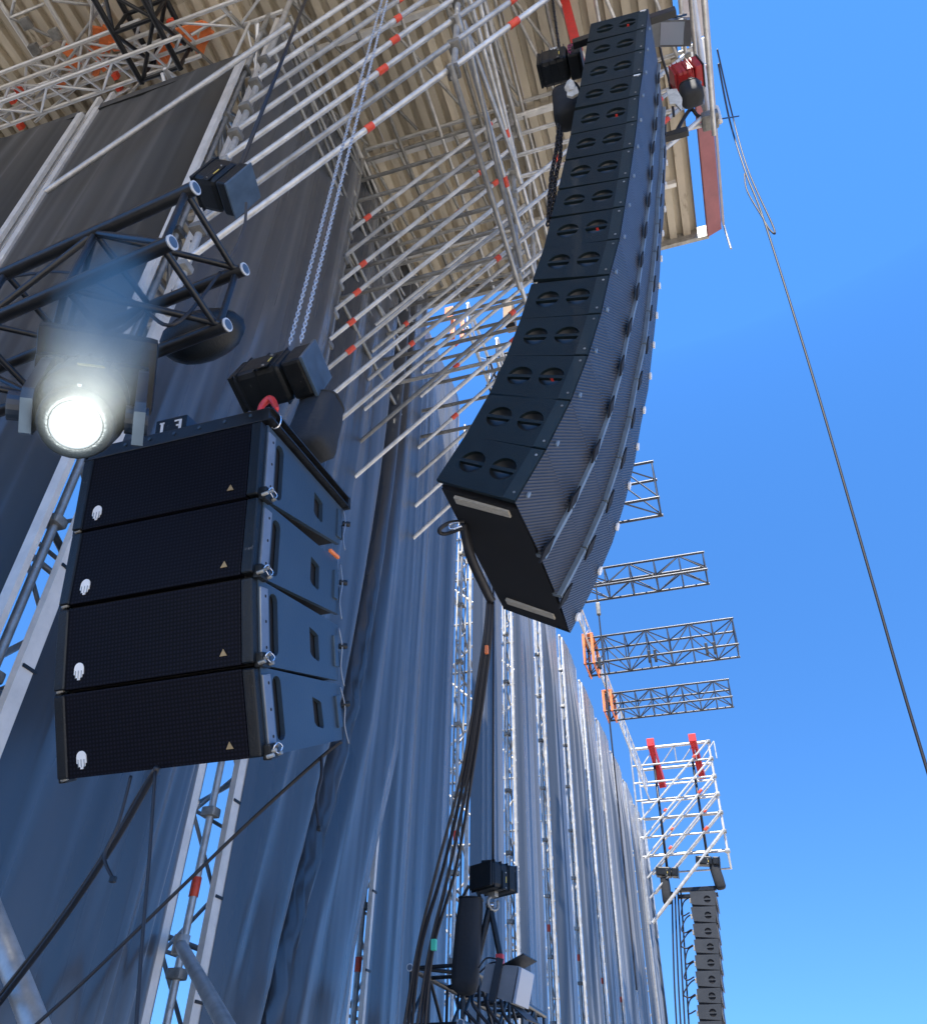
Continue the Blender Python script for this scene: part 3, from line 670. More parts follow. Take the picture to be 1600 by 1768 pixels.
# flying bumper and the two hoists above the column
t = thing('bumper_frame', 'dark flying frame on top of the big curved speaker column', 'frame', MAINTOP+Vector((-0.25, 0.1, 0.06)))
for yy in (0.12, CW-0.12): bx('beam', MAINTOP+Vector((-0.22, yy, 0.07)), (0.9, 0.06, 0.09), 'blacksteel', t, 0.008)
bx('beam', MAINTOP+Vector((-0.22, CW/2, 0.075)), (0.1, CW-0.3, 0.07), 'blacksteel', t, 0.008)

def hoist(label, c, size, rot=None, body='black', cap='endcap', group=None, hook=True, name='chain_hoist', ribs=4, flip=1):
    """motor housing: ribbed barrel, end caps, gear plate, chain guides, hook."""
    t = thing(name, label, 'hoist', c, group); sx, sy, sz = size
    rot = rot or Matrix.Identity(3); mw = Matrix.Translation(Vector(c)) @ rot.to_4x4(); t.matrix_basis = mw; WM[t] = mw
    bme = bxmesh(sx*0.66, sy, sz, body, min(sy, sz)*0.27, 4)
    put('housing', bme, mw @ Matrix.Translation((-sx*0.14*flip, 0, 0)), t)
    put('motor_cover', bxmesh(sx*0.27, sy*0.97, sz*0.97, body, min(sx*0.27, sy, sz)*0.3, 4), mw @ Matrix.Translation((sx*0.335*flip, 0, 0)), t)
    put('end_cap', bxmesh(sx*0.045, sy*1.03, sz*1.03, cap, sx*0.02, 2), mw @ Matrix.Translation((sx*0.49*flip, 0, 0)), t)
    put('end_cap', bxmesh(sx*0.06, sy*0.92, sz*0.92, body, min(sy, sz)*0.03, 2), mw @ Matrix.Translation((-sx*0.48*flip, 0, 0)), t)
    for i in range(ribs):
        put('cooling_rib', bxmesh(sx*0.018, sy*1.02, sz*1.02, body, sx*0.006), mw @ Matrix.Translation((flip*sx*(-0.38+0.5*i/max(1, ribs-1)), 0, 0)), t)
    put('gear_plate', bxmesh(sx*0.16, sy*0.03, sz*0.7, body, 0.004), mw @ Matrix.Translation((-sx*0.02*flip, -sy*0.52, -sz*0.18)), t)
    for dz in (0.1, -0.46): put('bolt', disc('steel'), mw @ Matrix.Translation((sx*0.0, -sy*0.54, sz*dz)) @ Matrix.Rotation(PI/2, 4, 'X') @ Matrix.Diagonal((sx*0.02, sx*0.02, 0.01, 1)), t)
    put('sticker', bxmesh(sx*0.02, 0.002, sz*0.22, 'yellow'), mw @ Matrix.Translation((sx*0.025, -sy*0.536, -sz*0.15)), t)
    if hook:
        put('hook_block', bxmesh(sx*0.14, sy*0.3, sz*0.22, 'steel', 0.006), mw @ Matrix.Translation((0, 0, -sz*0.58)), t)
        bm = bmesh.new(); tubebm(bm, [Vector((0.28*sz*math.sin(a), 0, -0.9*sz-0.25*sz*math.cos(a)+0.0)) for a in [R(-150+i*25) for i in range(12)]], sz*0.06, 8)
        put('hook', mesh('hook', bm, M['steel'], True), mw, t)
    return t
def bagmesh(w_, d_, h_, seed=1):
    rnd = random.Random(seed); bm = bmesh.new(); n = 14; rings = []
    for j, (v, s) in enumerate([(0, 0.45), (0.03, 0.8), (0.12, 1.0), (0.4, 1.03), (0.7, 0.98), (0.93, 0.95), (1.0, 0.9)]):
        rings.append([bm.verts.new((w_/2*s*math.copysign(abs(math.cos(2*PI*k/n))**0.6, math.cos(2*PI*k/n))*(1+0.05*rnd.uniform(-1, 1)), d_/2*s*math.copysign(abs(math.sin(2*PI*k/n))**0.6, math.sin(2*PI*k/n))*(1+0.05*rnd.uniform(-1, 1)), -h_+h_*v)) for k in range(n)])
    for j in range(len(rings)-1):
        for k in range(n): bm.faces.new((rings[j][k], rings[j][(k+1) % n], rings[j+1][(k+1) % n], rings[j+1][k]))
    bm.faces.new(rings[0][::-1]); return mesh('bag', bm, M['bag'], True)
def chain_bag(label, top, size, rot=None, group=None, straps=True):
    t = thing('chain_bag', label, 'bag', top, group); mw = Matrix.Translation(Vector(top)) @ (rot or Matrix.Identity(3)).to_4x4(); t.matrix_basis = mw; WM[t] = mw
    put('sack', bagmesh(*size, seed=hash(label) % 99), mw, t)
    bm = bmesh.new(); n = 20; tubebm(bm, [Vector((size[0]/2*0.9*math.copysign(abs(math.cos(2*PI*k/n))**0.6, math.cos(2*PI*k/n)), size[1]/2*0.9*math.copysign(abs(math.sin(2*PI*k/n))**0.6, math.sin(2*PI*k/n)), 0)) for k in range(n)], 0.008, 6, True)
    put('rim', mesh('rim', bm, M['black'], True), mw, t)
    if straps:
        for s in (-1, 1): put('strap', rodmesh('black', 6), mw @ rodmat((s*size[0]*0.4, 0, 0), (s*size[0]*0.12, 0, size[0]*0.5), 0.012), t)
    return t
def linkmesh(m):
    bm = bmesh.new(); pts = []
    for k in range(12):
        a = 2*PI*k/12; pts.append(Vector((0.32*math.cos(a), 0, 0.42*math.sin(a)+0.24*(1 if math.sin(a) > 0.01 else -1 if math.sin(a) < -0.01 else 0))))
    tubebm(bm, pts, 0.14, 5, True); return bm
def chain(name, label, strands, pitch, m, group=None):
    """each strand is one part made of real interlocking links."""
    t = thing(name, label, 'chain', strands[0][0], group)
    base = linkmesh(m); bv = [v.co.copy() for v in base.verts]; bf = [[v.index for v in f_.verts] for f_ in base.faces]
    base.verts.index_update(); bf = [[v.index for v in f_.verts] for f_ in base.faces]; base.free()
    for pts in strands:
        pts = [Vector(p) for p in pts]; L = sum((pts[i+1]-pts[i]).length for i in range(len(pts)-1)); n = int(L/pitch)
        V, F = [], []
        for i in range(n):
            s = (i+0.5)*pitch; k = 0
            while k < len(pts)-2 and s > (pts[k+1]-pts[k]).length: s -= (pts[k+1]-pts[k]).length; k += 1
            d = (pts[k+1]-pts[k]).normalized(); c = pts[k]+d*s
            mt = Matrix.Translation(c) @ d.to_track_quat('Z', 'Y').to_matrix().to_4x4() @ Matrix.Rotation(PI/2*(i % 2)+0.4, 4, 'Z') @ Matrix.Scale(pitch, 4)
            o = len(V); V += [mt @ v for v in bv]; F += [[o+q for q in f_] for f_ in bf]
        me = bpy.data.meshes.new('links'); me.from_pydata([tuple(v) for v in V], [], F); me.materials.append(M[m])
        for p in me.polygons: p.use_smooth = True
        put('strand', me, Matrix.Identity(4), t)
    return t
# left hoist above the column
yh = 3.35
c1_ = at_y(968, 112, yh)
h1 = hoist('black chain hoist with white and magenta marks, left of the curved column top', c1_, (0.40, 0.24, 0.26), Matrix.Rotation(R(4), 3, 'Y'), cap='black', group='hoists of the curved column', hook=False)
def text_mesh(s, size, m):
    cu = bpy.data.curves.new('txt', 'FONT'); cu.body = s; cu.size = size; cu.extrude = 0.002
    o = bpy.data.objects.new('txt', cu); COL.objects.link(o); dg = bpy.context.evaluated_depsgraph_get(); dg.update()
    me = bpy.data.meshes.new_from_object(o.evaluated_get(dg)); bpy.data.objects.remove(o); me.materials.clear(); me.materials.append(M[m]); return me
put('lettering', text_mesh('VEI', 0.05, 'white'), Matrix.Translation(c1_+Vector((-0.07, -0.135, 0.05))) @ Matrix.Rotation(PI/2, 4, 'X'), h1)
for i, ch in enumerate('OPT'): put('lettering', text_mesh(ch, 0.07, 'pink'), Matrix.Translation(c1_+Vector((0.085, -0.135, -0.01-0.07*i))) @ Matrix.Rotation(PI/2, 4, 'X'), h1)
chain_bag('black chain bag under the hoist left of the curved column', at_y(978, 165, yh+0.05), (0.26, 0.24, 0.46), group='bags of the curved column')
p = at_y(966, 90, yh); chain('hoist_chain', 'dark chain running up to the roof from the left column hoist', [[p, Vector((p.x, p.y, 12.5))]], 0.035, 'chainblack')
p0 = at_y(985, 150, yh-0.2); t = thing('rag', 'dirty white rag tied under the left column hoist', 'rag', p0)
bm = bmesh.new(); bmesh.ops.create_icosphere(bm, subdivisions=2, radius=1)
for v in bm.verts: v.co = Vector((v.co.x*0.05, v.co.y*0.045, v.co.z*0.10))*random.uniform(0.8, 1.15)
put('knot', mesh('rag', bm, M['cloth']), Matrix.Translation(p0), t)
bm = bmesh.new(); prism(bm, [(-0.03, 0), (0.05, 0.02), (0.06, -0.1), (0.0, -0.13), (-0.04, -0.08)], -0.01, 0.01, 'y'); put('tail', mesh('tail', bm, M['cloth']), Matrix.Translation(p0+Vector((0.0, 0, -0.06))), t)
ca = [at_y(965, 215, yh-.1), at_y(960, 260, yh-.1), at_y(952, 300, yh-.1), at_y(948, 350, yh-.1), at_y(946, 395, yh-.1)]
cb = [at_y(968, 225, yh-.1), at_y(967, 270, yh-.1), at_y(958, 310, yh-.1), at_y(956, 345, yh-.1), at_y(947, 385, yh-.1)]
chain('slack_chain', 'slack dark chain loop hanging down the back of the curved column', [ca, cb], 0.05, 'chainblack')
t = thing('red_beam', 'red steel beam hanging from the roof left of the curved column', 'beam', at_y(985, 50, 3.9))
a, b = at_y(972, -10, 3.9), at_y(1000, 98, 3.9); q = (b-a).to_track_quat('X', 'Y').to_matrix()
bx('web', (a+b)/2, ((b-a).length, 0.03, 0.12), 'red', t, 0.004, q)
for s in (-0.06, 0.06): bx('flange', (a+b)/2+q @ Vector((0, 0, s)), ((b-a).length, 0.10, 0.016), 'red', t, 0.003, q)
t = thing('red_beam', 'dark red steel beam behind the column top, beside the grey floodlight', 'beam', at_y(1138, 30, 4.9))
a, b = at_y(1130, -10, 4.9), at_y(1146, 75, 4.9); q = (b-a).to_track_quat('X', 'Y').to_matrix()
bx('web', (a+b)/2, ((b-a).length, 0.03, 0.16), 'red', t, 0.004, q)
for s in (-0.08, 0.08): bx('flange', (a+b)/2+q @ Vector((0, 0, s)), ((b-a).length, 0.10, 0.016), 'red', t, 0.003, q)
# floodlight, red hoist on the right side
c = at_y(1168, 55, 4.2); rot = Matrix.Rotation(R(35), 3, 'Y') @ Matrix.Rotation(R(-20), 3, 'X')
t = thing('floodlight', 'grey floodlight with barn flaps at upper right of the curved column', 'floodlight', c)
bm = bmesh.new(); prism(bm, [(-0.16, -0.10), (0.16, -0.10), (0.11, 0.12), (-0.11, 0.12)], -0.13, 0.13, 'y'); fixn(bm)
put('housing', mesh('fh', bm, M['lampgrey']), Matrix.Translation(c) @ rot.to_4x4(), t)
bx('glass', c+rot @ Vector((0, 0, -0.105)), (0.28, 0.22, 0.012), 'panel', t, 0, rot)
bx('flap', c+rot @ Vector((0.2, 0, -0.12)), (0.12, 0.25, 0.008), 'lampgrey', t, 0, rot @ Matrix.Rotation(R(25), 3, 'Y'))
bx('flap', c+rot @ Vector((-0.2, 0, -0.12)), (0.12, 0.25, 0.008), 'lampgrey', t, 0, rot @ Matrix.Rotation(R(-25), 3, 'Y'))
bx('yoke', c+rot @ Vector((0, -0.15, 0.05)), (0.05, 0.02, 0.25), 'blacksteel', t, 0, rot)
c = at_y(1185, 130, 4.3)
hr = hoist('dark red chain hoist right of the curved column top', c, (0.30, 0.24, 0.26), Matrix.Rotation(R(-8), 3, 'Y'), body='reddark', cap='blacksteel', group='hoists of the curved column')
chain_bag('small red and black chain bag under the red hoist', at_y(1190, 152, 4.3), (0.22, 0.2, 0.26), group='bags of the curved column')
t = thing('rag', 'grey dirty rag hanging on the right column edge', 'rag', at_y(1165, 170, 4.0))
bm = bmesh.new(); prism(bm, [(-0.04, 0.2), (0.05, 0.16), (0.07, -0.05), (0.03, -0.26), (0.0, -0.12), (-0.05, -0.1)], -0.01, 0.012, 'y'); put('cloth', mesh('ragc', bm, M['cloth']), Matrix.Translation(at_y(1163, 170, 4.0)), t)
tag(cable('drop_cable', [at_y(1135, 60, 4.5), at_y(1143, 100, 4.45), at_y(1155, 140, 4.4), at_y(1163, 200, 4.4)], 0.014), 'black cable down the right edge of the curved column top', 'cable')
tag(cable('loop_cable', [at_y(1160, 240, 4.9), at_y(1190, 190, 4.9), at_y(1205, 200, 4.9), at_y(1225, 207, 4.85)], 0.022), 'black cable looping from the column to the bracket tip', 'cable')
tag(cable('wall_plug', [(1.13, 4.8, 10.65), at_y(1235, 185, 4.8), at_y(1243, 210, 4.8)], 0.03, 'rail'), 'bundled pale rope end on the outer bracket tip', 'rope')

# ------------------------------------------------------------------ front fill: four cabinets facing the viewer
X0 = -1.25; WF = 0.705; KS = 1.25
def fs(px, py): q = at_x(px, py, -1.0); return Vector((X0, q.y*KS, EYE.z+(q.z-EYE.z)*KS))
CAB = [((463, 733), (592, 880), (452, 855), (586, 940)), ((458, 868), (582, 968), (445, 990), (585, 1061)), ((447, 1002), (583, 1080), (448, 1143), (584, 1175)), ((450, 1154), (586, 1182), (463, 1306), (591, 1277))]
FILL = 'cabinets of the four-box speaker stack'
names4 = ['topmost black cabinet of the four-box stack, under the flying frame', 'upper middle black cabinet of the four-box stack, with an orange strap at its rear', 'lower middle black cabinet of the four-box stack', 'bottom black cabinet of the four-box stack']
FILLC = []
for i, cc in enumerate(CAB):
    ft, bt, fb, bb = [fs(*p) for p in cc]
    if i < 3: fb = fb+(fs(*CAB[i+1][0])-fb)*0.36
    if i > 0: ft = ft+(fs(*CAB[i-1][2])-ft)*0.36
    up = (ft-fb); hgt = up.length; up.normalize(); yl = Vector((0, up.z, -up.y)) # into depth
    if yl.y < 0: yl = -yl
    mw = Matrix((Vector((1, 0, 0)), yl, up)).transposed().to_4x4(); mw.translation = fb
    inv = mw.inverted(); btl, bbl = inv @ bt, inv @ bb
    t = thing('speaker_cabinet', names4[i], 'loudspeaker', fb, FILL); t.matrix_basis = mw; WM[t] = mw; FILLC.append((t, mw, hgt, btl, bbl))
    D = (btl.y+bbl.y)/2
    bm = bmesh.new(); prism(bm, [(0.0, 0.0), (0.0, hgt), (btl.y-0.01, btl.z-0.004), (bbl.y-0.01, bbl.z+0.004)], -WF+0.02, -0.02, 'x'); fixn(bm)
    bmesh.ops.bevel(bm, geom=bm.edges[:], offset=0.004, segments=1, affect='EDGES')
    put('body', mesh('fbody', bm, M['core']), mw, t)
    # side plates with real slots
    sl_ = rrect(0.088, hgt*0.5, 0.026, hgt*0.37, 0.024)
    hl = [(0.330, 0.72), (0.340, 0.71), (0.380, 0.67), (0.395, 0.64), (0.398, 0.27), (0.390, 0.23), (0.350, 0.27), (0.338, 0.30), (0.330, 0.34)]
    k_ = D/0.55
    def zz(u, v): # v 0..1 between lower and upper border at depth u
        lo = bbl.z*(u/D); hi = hgt+(btl.z-hgt)*(u/D); return lo+(hi-lo)*v
    hl = [(u*k_, zz(u*k_, v)) for u, v in hl]
    outer = [(0.0, 0.0), (0.0, hgt-0.002), (btl.y, btl.z), (bbl.y, bbl.z)]
    bm = holed(outer, [sl_, hl], 0.016, lambda u, v, h: Vector((h-0.016, u, v)))
    put('side_plate', mesh('fplate', bm, M['plate']), mw, t)
    bm = holed(outer, [sl_, hl], 0.016, lambda u, v, h: Vector((-WF+h, u, v)))
    put('side_plate', mesh('fplate', bm, M['plate']), mw, t)
    # hole liners: pale inner wall of the rear pocket
    put('pocket', bxmesh(0.01, 0.03, hgt*0.5, 'brownwood'), mw @ Matrix.Translation((-0.035, 0.345*k_, zz(0.345*k_, 0.45))), t)
    # front: bezel pillars, grille, badge, triangle
    put('grille', bxmesh(WF-0.075, 0.03, hgt-0.004, 'grilledark', 0.004), mw @ Matrix.Translation((-WF/2-0.01, -0.012, hgt/2)), t)
    for xx in (-0.024, -WF+0.012): put('bezel', bxmesh(0.04, 0.05, hgt-0.006, 'black', 0.010, 3), mw @ Matrix.Translation((xx, -0.008, hgt/2)), t)
    put('side_handle', bxmesh(0.022, 0.05, hgt*0.62, 'black', 0.008), mw @ Matrix.Translation((-WF-0.018, 0.03, hgt*0.5)), t)
    put('rigging_rail', bxmesh(0.008, 0.045, hgt*0.86, 'edgeplate', 0.003), mw @ Matrix.Translation((0.002, 0.024, hgt*0.47)), t)
    for v in (0.2, 0.5, 0.8): put('bolt_hole', disc('core'), mw @ Matrix.Translation((0.006, 0.03, hgt*v)) @ Matrix.Rotation(PI/2, 4, 'Y') @ Matrix.Diagonal((0.005, 0.004, 0.002, 1)), t)
    put('rear_bar', bxmesh(0.014, 0.03, hgt*0.42, 'plate', 0.003), mw @ Matrix.Translation((0.002, D-0.03, zz(D-0.03, 0.5))), t)
    # white badge with finger like lower edge
    bm = bmesh.new(); BS = 0.8; pr = [(0.022*math.cos(R(a)), 0.016+0.024*math.sin(R(a))) for a in range(0, 181, 20)]
    pr += [(-0.022, -0.006), (-0.016, -0.008), (-0.0155, -0.018), (-0.006, -0.020), (-0.0055, -0.028), (0.0055, -0.028), (0.006, -0.020), (0.0155, -0.018), (0.016, -0.008), (0.022, -0.006)]
    prism(bm, [(p_[0]*BS, p_[1]*BS) for p_ in pr], -0.003, 0.0, 'y'); fixn(bm)
    bxx = -WF+0.085
    bdg = put('badge', mesh('badge', bm, M['badge']), mw @ Matrix.Translation((bxx, -0.028, 0.05)), t)
    for s in (-0.011, 0, 0.011): put('badge_groove', bxmesh(0.0013, 0.002, 0.024, 'rib'), mw @ Matrix.Translation((bxx+s, -0.0318, 0.045)), bdg)
    bm = bmesh.new(); prism(bm, [(-0.012, 0), (0.012, 0), (0, 0.021)], -0.002, 0.0, 'y'); fixn(bm)
    put('warning_triangle', mesh('tri', bm, M['tri']), mw @ Matrix.Translation((-0.105, -0.0285, 0.035)), t)
    # corner latch with bright pin
    for xx in (0.004, -WF-0.004):
        put('latch', bxmesh(0.028, 0.05, 0.045, 'black', 0.006), mw @ Matrix.Translation((xx, 0.01, 0.012)), t)
        for q in range(4):
            a = Vector((xx+0.014, -0.02+0.016*q, 0.012+0.02*((q*37) % 3-1)*0.6)); put('pin', rodmesh('steel', 8), mw @ rodmat(a+Vector((-0.01, 0, 0)), a+Vector((0.012, 0, 0.004)), 0.006), t)
        bm = bmesh.new(); cq = Vector((xx+0.022, 0.015, 0.02)); tubebm(bm, [cq+Vector((0.003*math.cos(3*a), 0.022*math.cos(a), 0.016*math.sin(a))) for a in [2*PI*k/14 for k in range(14)]], 0.0022, 5, True)
        put('pin_wire', mesh('wire', bm, M['chrome'], True), mw, t)
    # rear lanyard and knob
    zr = zz(D, 0.5)
    bm = bmesh.new(); tubebm(bm, spline([(0.006, D+0.004, zz(D, 0.95)), (0.012, D+0.012, zz(D, 0.6)), (0.006, D+0.006, zz(D, 0.25)), (0.012, D+0.012, zz(D, -0.1))], 5), 0.003, 6)
    put('lanyard', mesh('lan', bm, M['edgeplate'], True), mw, t)
    put('knob', rodmesh('black', 10), mw @ rodmat((0.0, D+0.012, zz(D, 0.62)), (0.022, D+0.03, zz(D, 0.62)), 0.011), t)
    put('rear_connector', bxmesh(0.035, 0.03, 0.06, 'black', 0.008), mw @ Matrix.Translation((-0.02, D+0.01, zz(D, 0.4))), t)
    if i == 1: put('orange_strap', bxmesh(0.012, 0.075, 0.012, 'orange', 0.003), mw @ Matrix.Translation((0.004, D-0.05, zz(D-0.05, 1.06))), t)
# flying frame above
t0, mw0, h0, bt0, bb0 = FILLC[0]
t = thing('flying_frame', 'black steel flying frame on top of the four-box stack', 'frame', mw0.translation+Vector((0, 0, h0)))
bx_ = lambda n, c, s, m, rot=None, bev=0.004: put(n, bxmesh(*s, m, bev), mw0 @ Matrix.Translation(c) @ (rot or Matrix.Identity(4)), t)
bx_('front_beam', (-WF/2, 0.01, h0+0.035), (WF+0.02, 0.05, 0.05), 'blacksteel')
sd = math.atan2(bt0.z-h0, bt0.y); rx = Matrix.Rotation(sd, 4, 'X')
Ls = math.hypot(bt0.z-h0, bt0.y)+0.03
for xx in (0.0, -WF):
    for zo, th in ((0.012, 0.006), (0.05, 0.006)): bx_('arm', (xx, bt0.y/2, h0+(bt0.z-h0)/2+zo), (0.05, Ls, th), 'blacksteel', rx, 0.001)
    bx_('arm', (xx-0.022, bt0.y/2, h0+(bt0.z-h0)/2+0.03), (0.006, Ls, 0.045), 'blacksteel', rx, 0.001)
    bx_('end_stop', (xx, bt0.y+0.01, bt0.z+0.03), (0.05, 0.02, 0.05), 'blacksteel')
for q in range(7): put('bolt', disc('plate'), mw0 @ Matrix.Translation((-0.06-q*0.1, -0.017, h0+0.04)) @ Matrix.Rotation(PI/2, 4, 'X') @ Matrix.Diagonal((0.006, 0.006, 0.004, 1)), t)
bm = bmesh.new(); tubebm(bm, [(0.01+0.02*math.cos(a), 0.03, h0+0.03+0.03*math.sin(a)) for a in [2*PI*k/14 for k in range(14)]], 0.003, 5, True)
put('pin_wire', mesh('w', bm, M['chrome'], True), mw0, t)
# U-shaped block with stencilled characters
t = thing('stencil_block', 'small black U-shaped steel block with white stencilled characters on the flying frame', 'block', mw0 @ Vector((-0.43, 0.03, h0+0.09)))
cb_ = Vector((-0.405, 0.02, h0+0.098)); S_ = lambda n, c, s, m, bev=0.002: put(n, bxmesh(*s, m, bev), mw0 @ Matrix.Translation(cb_+Vector(c)), t)
S_('front_plate', (0, 0, 0), (0.125, 0.008, 0.075), 'black', 0.003); S_('web', (0.06, 0.06, 0), (0.008, 0.12, 0.075), 'plate'); S_('web', (-0.06, 0.06, 0), (0.008, 0.12, 0.075), 'black')
S_('stencil_letter', (-0.035, -0.005, 0.0), (0.010, 0.002, 0.045), 'white', 0); S_('stencil_letter', (-0.026, -0.005, -0.020), (0.022, 0.002, 0.006), 'white', 0)
S_('stencil_letter', (-0.036, -0.005, 0.021), (0.018, 0.002, 0.005), 'white', 0)
S_('stencil_letter', (0.040, -0.005, 0.0), (0.010, 0.002, 0.045), 'white', 0)
for dz, wd in ((0.020, 0.022), (0.0, 0.014), (-0.020, 0.026)): S_('stencil_letter', (0.032-wd/2+0.006, -0.005, dz), (wd, 0.002, 0.006), 'white', 0)
# hoist, shackle, chain and chain bag of the stack
def fy(px, py, y): return at_y(px, py, y)
hc_ = fy(483, 652, 2.12)
rot = Matrix.Rotation(R(-2), 3, 'Z') @ Matrix.Rotation(R(-20), 3, 'X')
hoist('scuffed black chain hoist above the four-box speaker stack', hc_, (0.375, 0.19, 0.215), rot, group='hoists of the lower rigs', ribs=3, hook=False)
t = thing('shackle', 'red shackle between the scuffed hoist and the four-box stack', 'shackle', fy(462, 695, 2.0))
q0 = fy(463, 700, 2.0)
bm = bmesh.new(); tubebm(bm, spline([q0+Vector((-0.035, 0, -0.04)), q0+Vector((-0.03, 0, 0.01)), q0+Vector((0, 0, 0.04)), q0+Vector((0.03, 0, 0.0)), q0+Vector((0.06, -0.02, -0.06))], 6), [0.010+0.006*math.sin(PI*k/24) for k in range(25)], 8)
put('bow', mesh('bow', bm, M['red'], True), Matrix.Identity(4), t); rod('pin', q0+Vector((-0.055, 0, -0.045)), q0+Vector((0.05, 0, -0.045)), 0.010, 'red', t)
pa = fy(500, 594, 2.12); pb = fy(519, 590, 2.12)
ta = fy(659, 0, 2.12); tb_ = fy(668, 0, 2.12); ta += (ta-pa)*0.25; tb_ += (tb_-pb)*0.25
chain('hoist_chain', 'bright double chain rising from the scuffed hoist of the four-box stack', [[pa, ta], [pb, tb_]], 0.024, 'chain')
chain_bag('dark chain bag behind the flying frame of the four-box stack', fy(556, 700, 2.25), (0.20, 0.17, 0.34), Matrix.Rotation(R(-6), 3, 'X'), 'bags of the lower rigs', straps=False)

# ------------------------------------------------------------------ black lighting truss at the left, moving head, hoist
TKX = -1.21; ay = R(-6); axd = Vector((math.cos(ay), math.sin(ay), 0))
E = [at_x(335, 325, TKX), at_x(284, 402, TKX), at_x(420, 467, TKX), at_x(379, 549, TKX)]
side = (E[2]-E[0]).normalized(); side.z = 0; side.normalize()
LT = box_truss('lighting_truss', 'black lighting truss with pale tube ends at the left, carrying the lit lamp', 'truss', E[0]-axd*3.1, axd, 3.1, (E[2]-E[0]).length, (E[0]-E[1]).length, 0.0215, 'blacksteel', 8, side, None, 0.0108, 'sleeve')
tt = E[0]-axd*0.1
hoist('square black hoist with blue grey end behind the tip of the lighting truss', at_y(388, 322, 1.75), (0.24, 0.19, 0.22), Matrix.Rotation(R(14), 3, 'Z') @ Matrix.Rotation(R(25), 3, 'Y'), group='hoists of the lower rigs', ribs=1, hook=False)
p = at_y(414, 290, 1.85); q = at_y(527, 0, 1.95); q += (q-p)*0.5
tag(cable('truss_chain', [p, q], 0.012, 'chainblack', smooth=False), 'dark hoist chain rising from the lighting truss hoist to the roof', 'chain')
tag(cable('hoist_lead', [at_y(425, 350, 1.72), at_y(422, 390, 1.7), at_y(405, 430, 1.68), at_y(388, 455, 1.62)], 0.007, 'ropegrey'), 'thin grey cable hanging from the truss hoist to the truss', 'cable')
tag(cable('truss_lead', [at_y(0, 480, 1.3), at_y(120, 470, 1.25), at_y(230, 520, 1.2), at_y(300, 560, 1.2), at_y(380, 470, 1.25)], 0.006, 'rope'), 'black cable slung along the lighting truss', 'cable')
t = thing('truss_lamp', 'dark lamp housing hanging under the lower tip of the lighting truss', 'lamp', at_x(350, 580, -1.35))
q = at_x(350, 578, -1.38)
bm = bmesh.new(); bmesh.ops.create_uvsphere(bm, u_segments=16, v_segments=10, radius=1)
for v in bm.verts: v.co = Vector((v.co.x*0.15, v.co.y*0.09, v.co.z*0.09*(1 if v.co.z < 0 else 0.5)))
put('housing', mesh('h', bm, M['black'], True), Matrix.Translation(q) @ Matrix.Rotation(R(-10), 4, 'Y'), t)
rod('clamp', q+Vector((0, 0, 0.02)), q+Vector((0, 0, 0.10)), 0.02, 'blacksteel', t)
# moving head
lc = at_y(131, 733, 0.98); hc2 = at_y(178, 612, 1.16)
ax_ = (lc-hc2).normalized(); ax_ = (ax_*0.9+(EYE-lc).normalized()*0.36).normalized()
t = thing('moving_head_lamp', 'lit round stage lamp with a yellow sticker hanging from the black truss', 'stage lamp', hc2)
qr = ax_.to_track_quat('Z', 'Y').to_matrix().to_4x4(); L0 = Matrix.Translation(lc) @ qr @ Matrix.Scale(1.16, 4)
def lathe(prof, m, n=28, smooth=True):
    bm = bmesh.new(); rings = [[bm.verts.new((r_*math.cos(2*PI*k/n), r_*math.sin(2*PI*k/n), z)) for k in range(n)] for z, r_ in prof]
    for j in range(len(rings)-1):
        for k in range(n): bm.faces.new((rings[j][k], rings[j][(k+1) % n], rings[j+1][(k+1) % n], rings[j+1][k]))
    bm.faces.new(rings[0][::-1]); fixn(bm)
    me = mesh('lathe', bm, M[m], smooth); return me
LR = 0.036
hd = put('head', lathe([(-0.30, 0.04), (-0.295, 0.075), (-0.275, 0.088), (-0.20, 0.092), (-0.195, 0.086), (-0.12, 0.090), (-0.05, 0.080), (-0.046, 0.074), (-0.008, 0.072), (0.004, 0.066), (0.004, LR+0.010), (-0.010, LR+0.003)], 'black'), L0, t)
put('lens', lathe([(-0.006, 0.001), (0.002, LR*0.5), (-0.002, LR*0.85), (-0.008, LR+0.004)][::-1], 'lens'), L0, t)
put('lens_ring', lathe([(-0.010, LR+0.013), (0.008, LR+0.012), (0.008, LR+0.003), (-0.004, LR)], 'lampgrey'), L0, t)
LI = L0.inverted().to_3x3()
upv = LI @ Vector((0, -0.3, 1)); upv.z = 0; upv.normalize(); sdv = upv.cross(Vector((0, 0, 1))).normalized()
tocam = LI @ (EYE-lc); tocam.z = 0; tocam.normalize()
def LF(o, xa, ya):   # frame in lamp space: origin o, x axis xa, y axis ya
    za = xa.cross(ya); m_ = Matrix((xa, ya, za)).transposed().to_4x4(); m_.translation = o; return L0 @ m_
put('sticker', bxmesh(0.052, 0.018, 0.002, 'yellow'), LF(upv*0.0905+sdv*0.01+Vector((0, 0, -0.155)), sdv, Vector((0, 0, 1))) @ Matrix.Rotation(R(-8), 4, 'Z'), hd)
for k in range(5): put('cooling_fin', rodmesh('black', 8), LF(Vector((0, 0, 0)), sdv, upv) @ rodmat(Vector((-0.05+0.025*k, 0.088-abs(k-2)*0.006, -0.29)), Vector((-0.05+0.025*k, 0.094-abs(k-2)*0.006, -0.21)), 0.005), hd)
put('bolt', disc('chrome'), LF(upv*0.074+Vector((0, 0, -0.02)), sdv, Vector((0, 0, 1))) @ Matrix.Diagonal((0.005, 0.005, 0.006, 1)), hd)
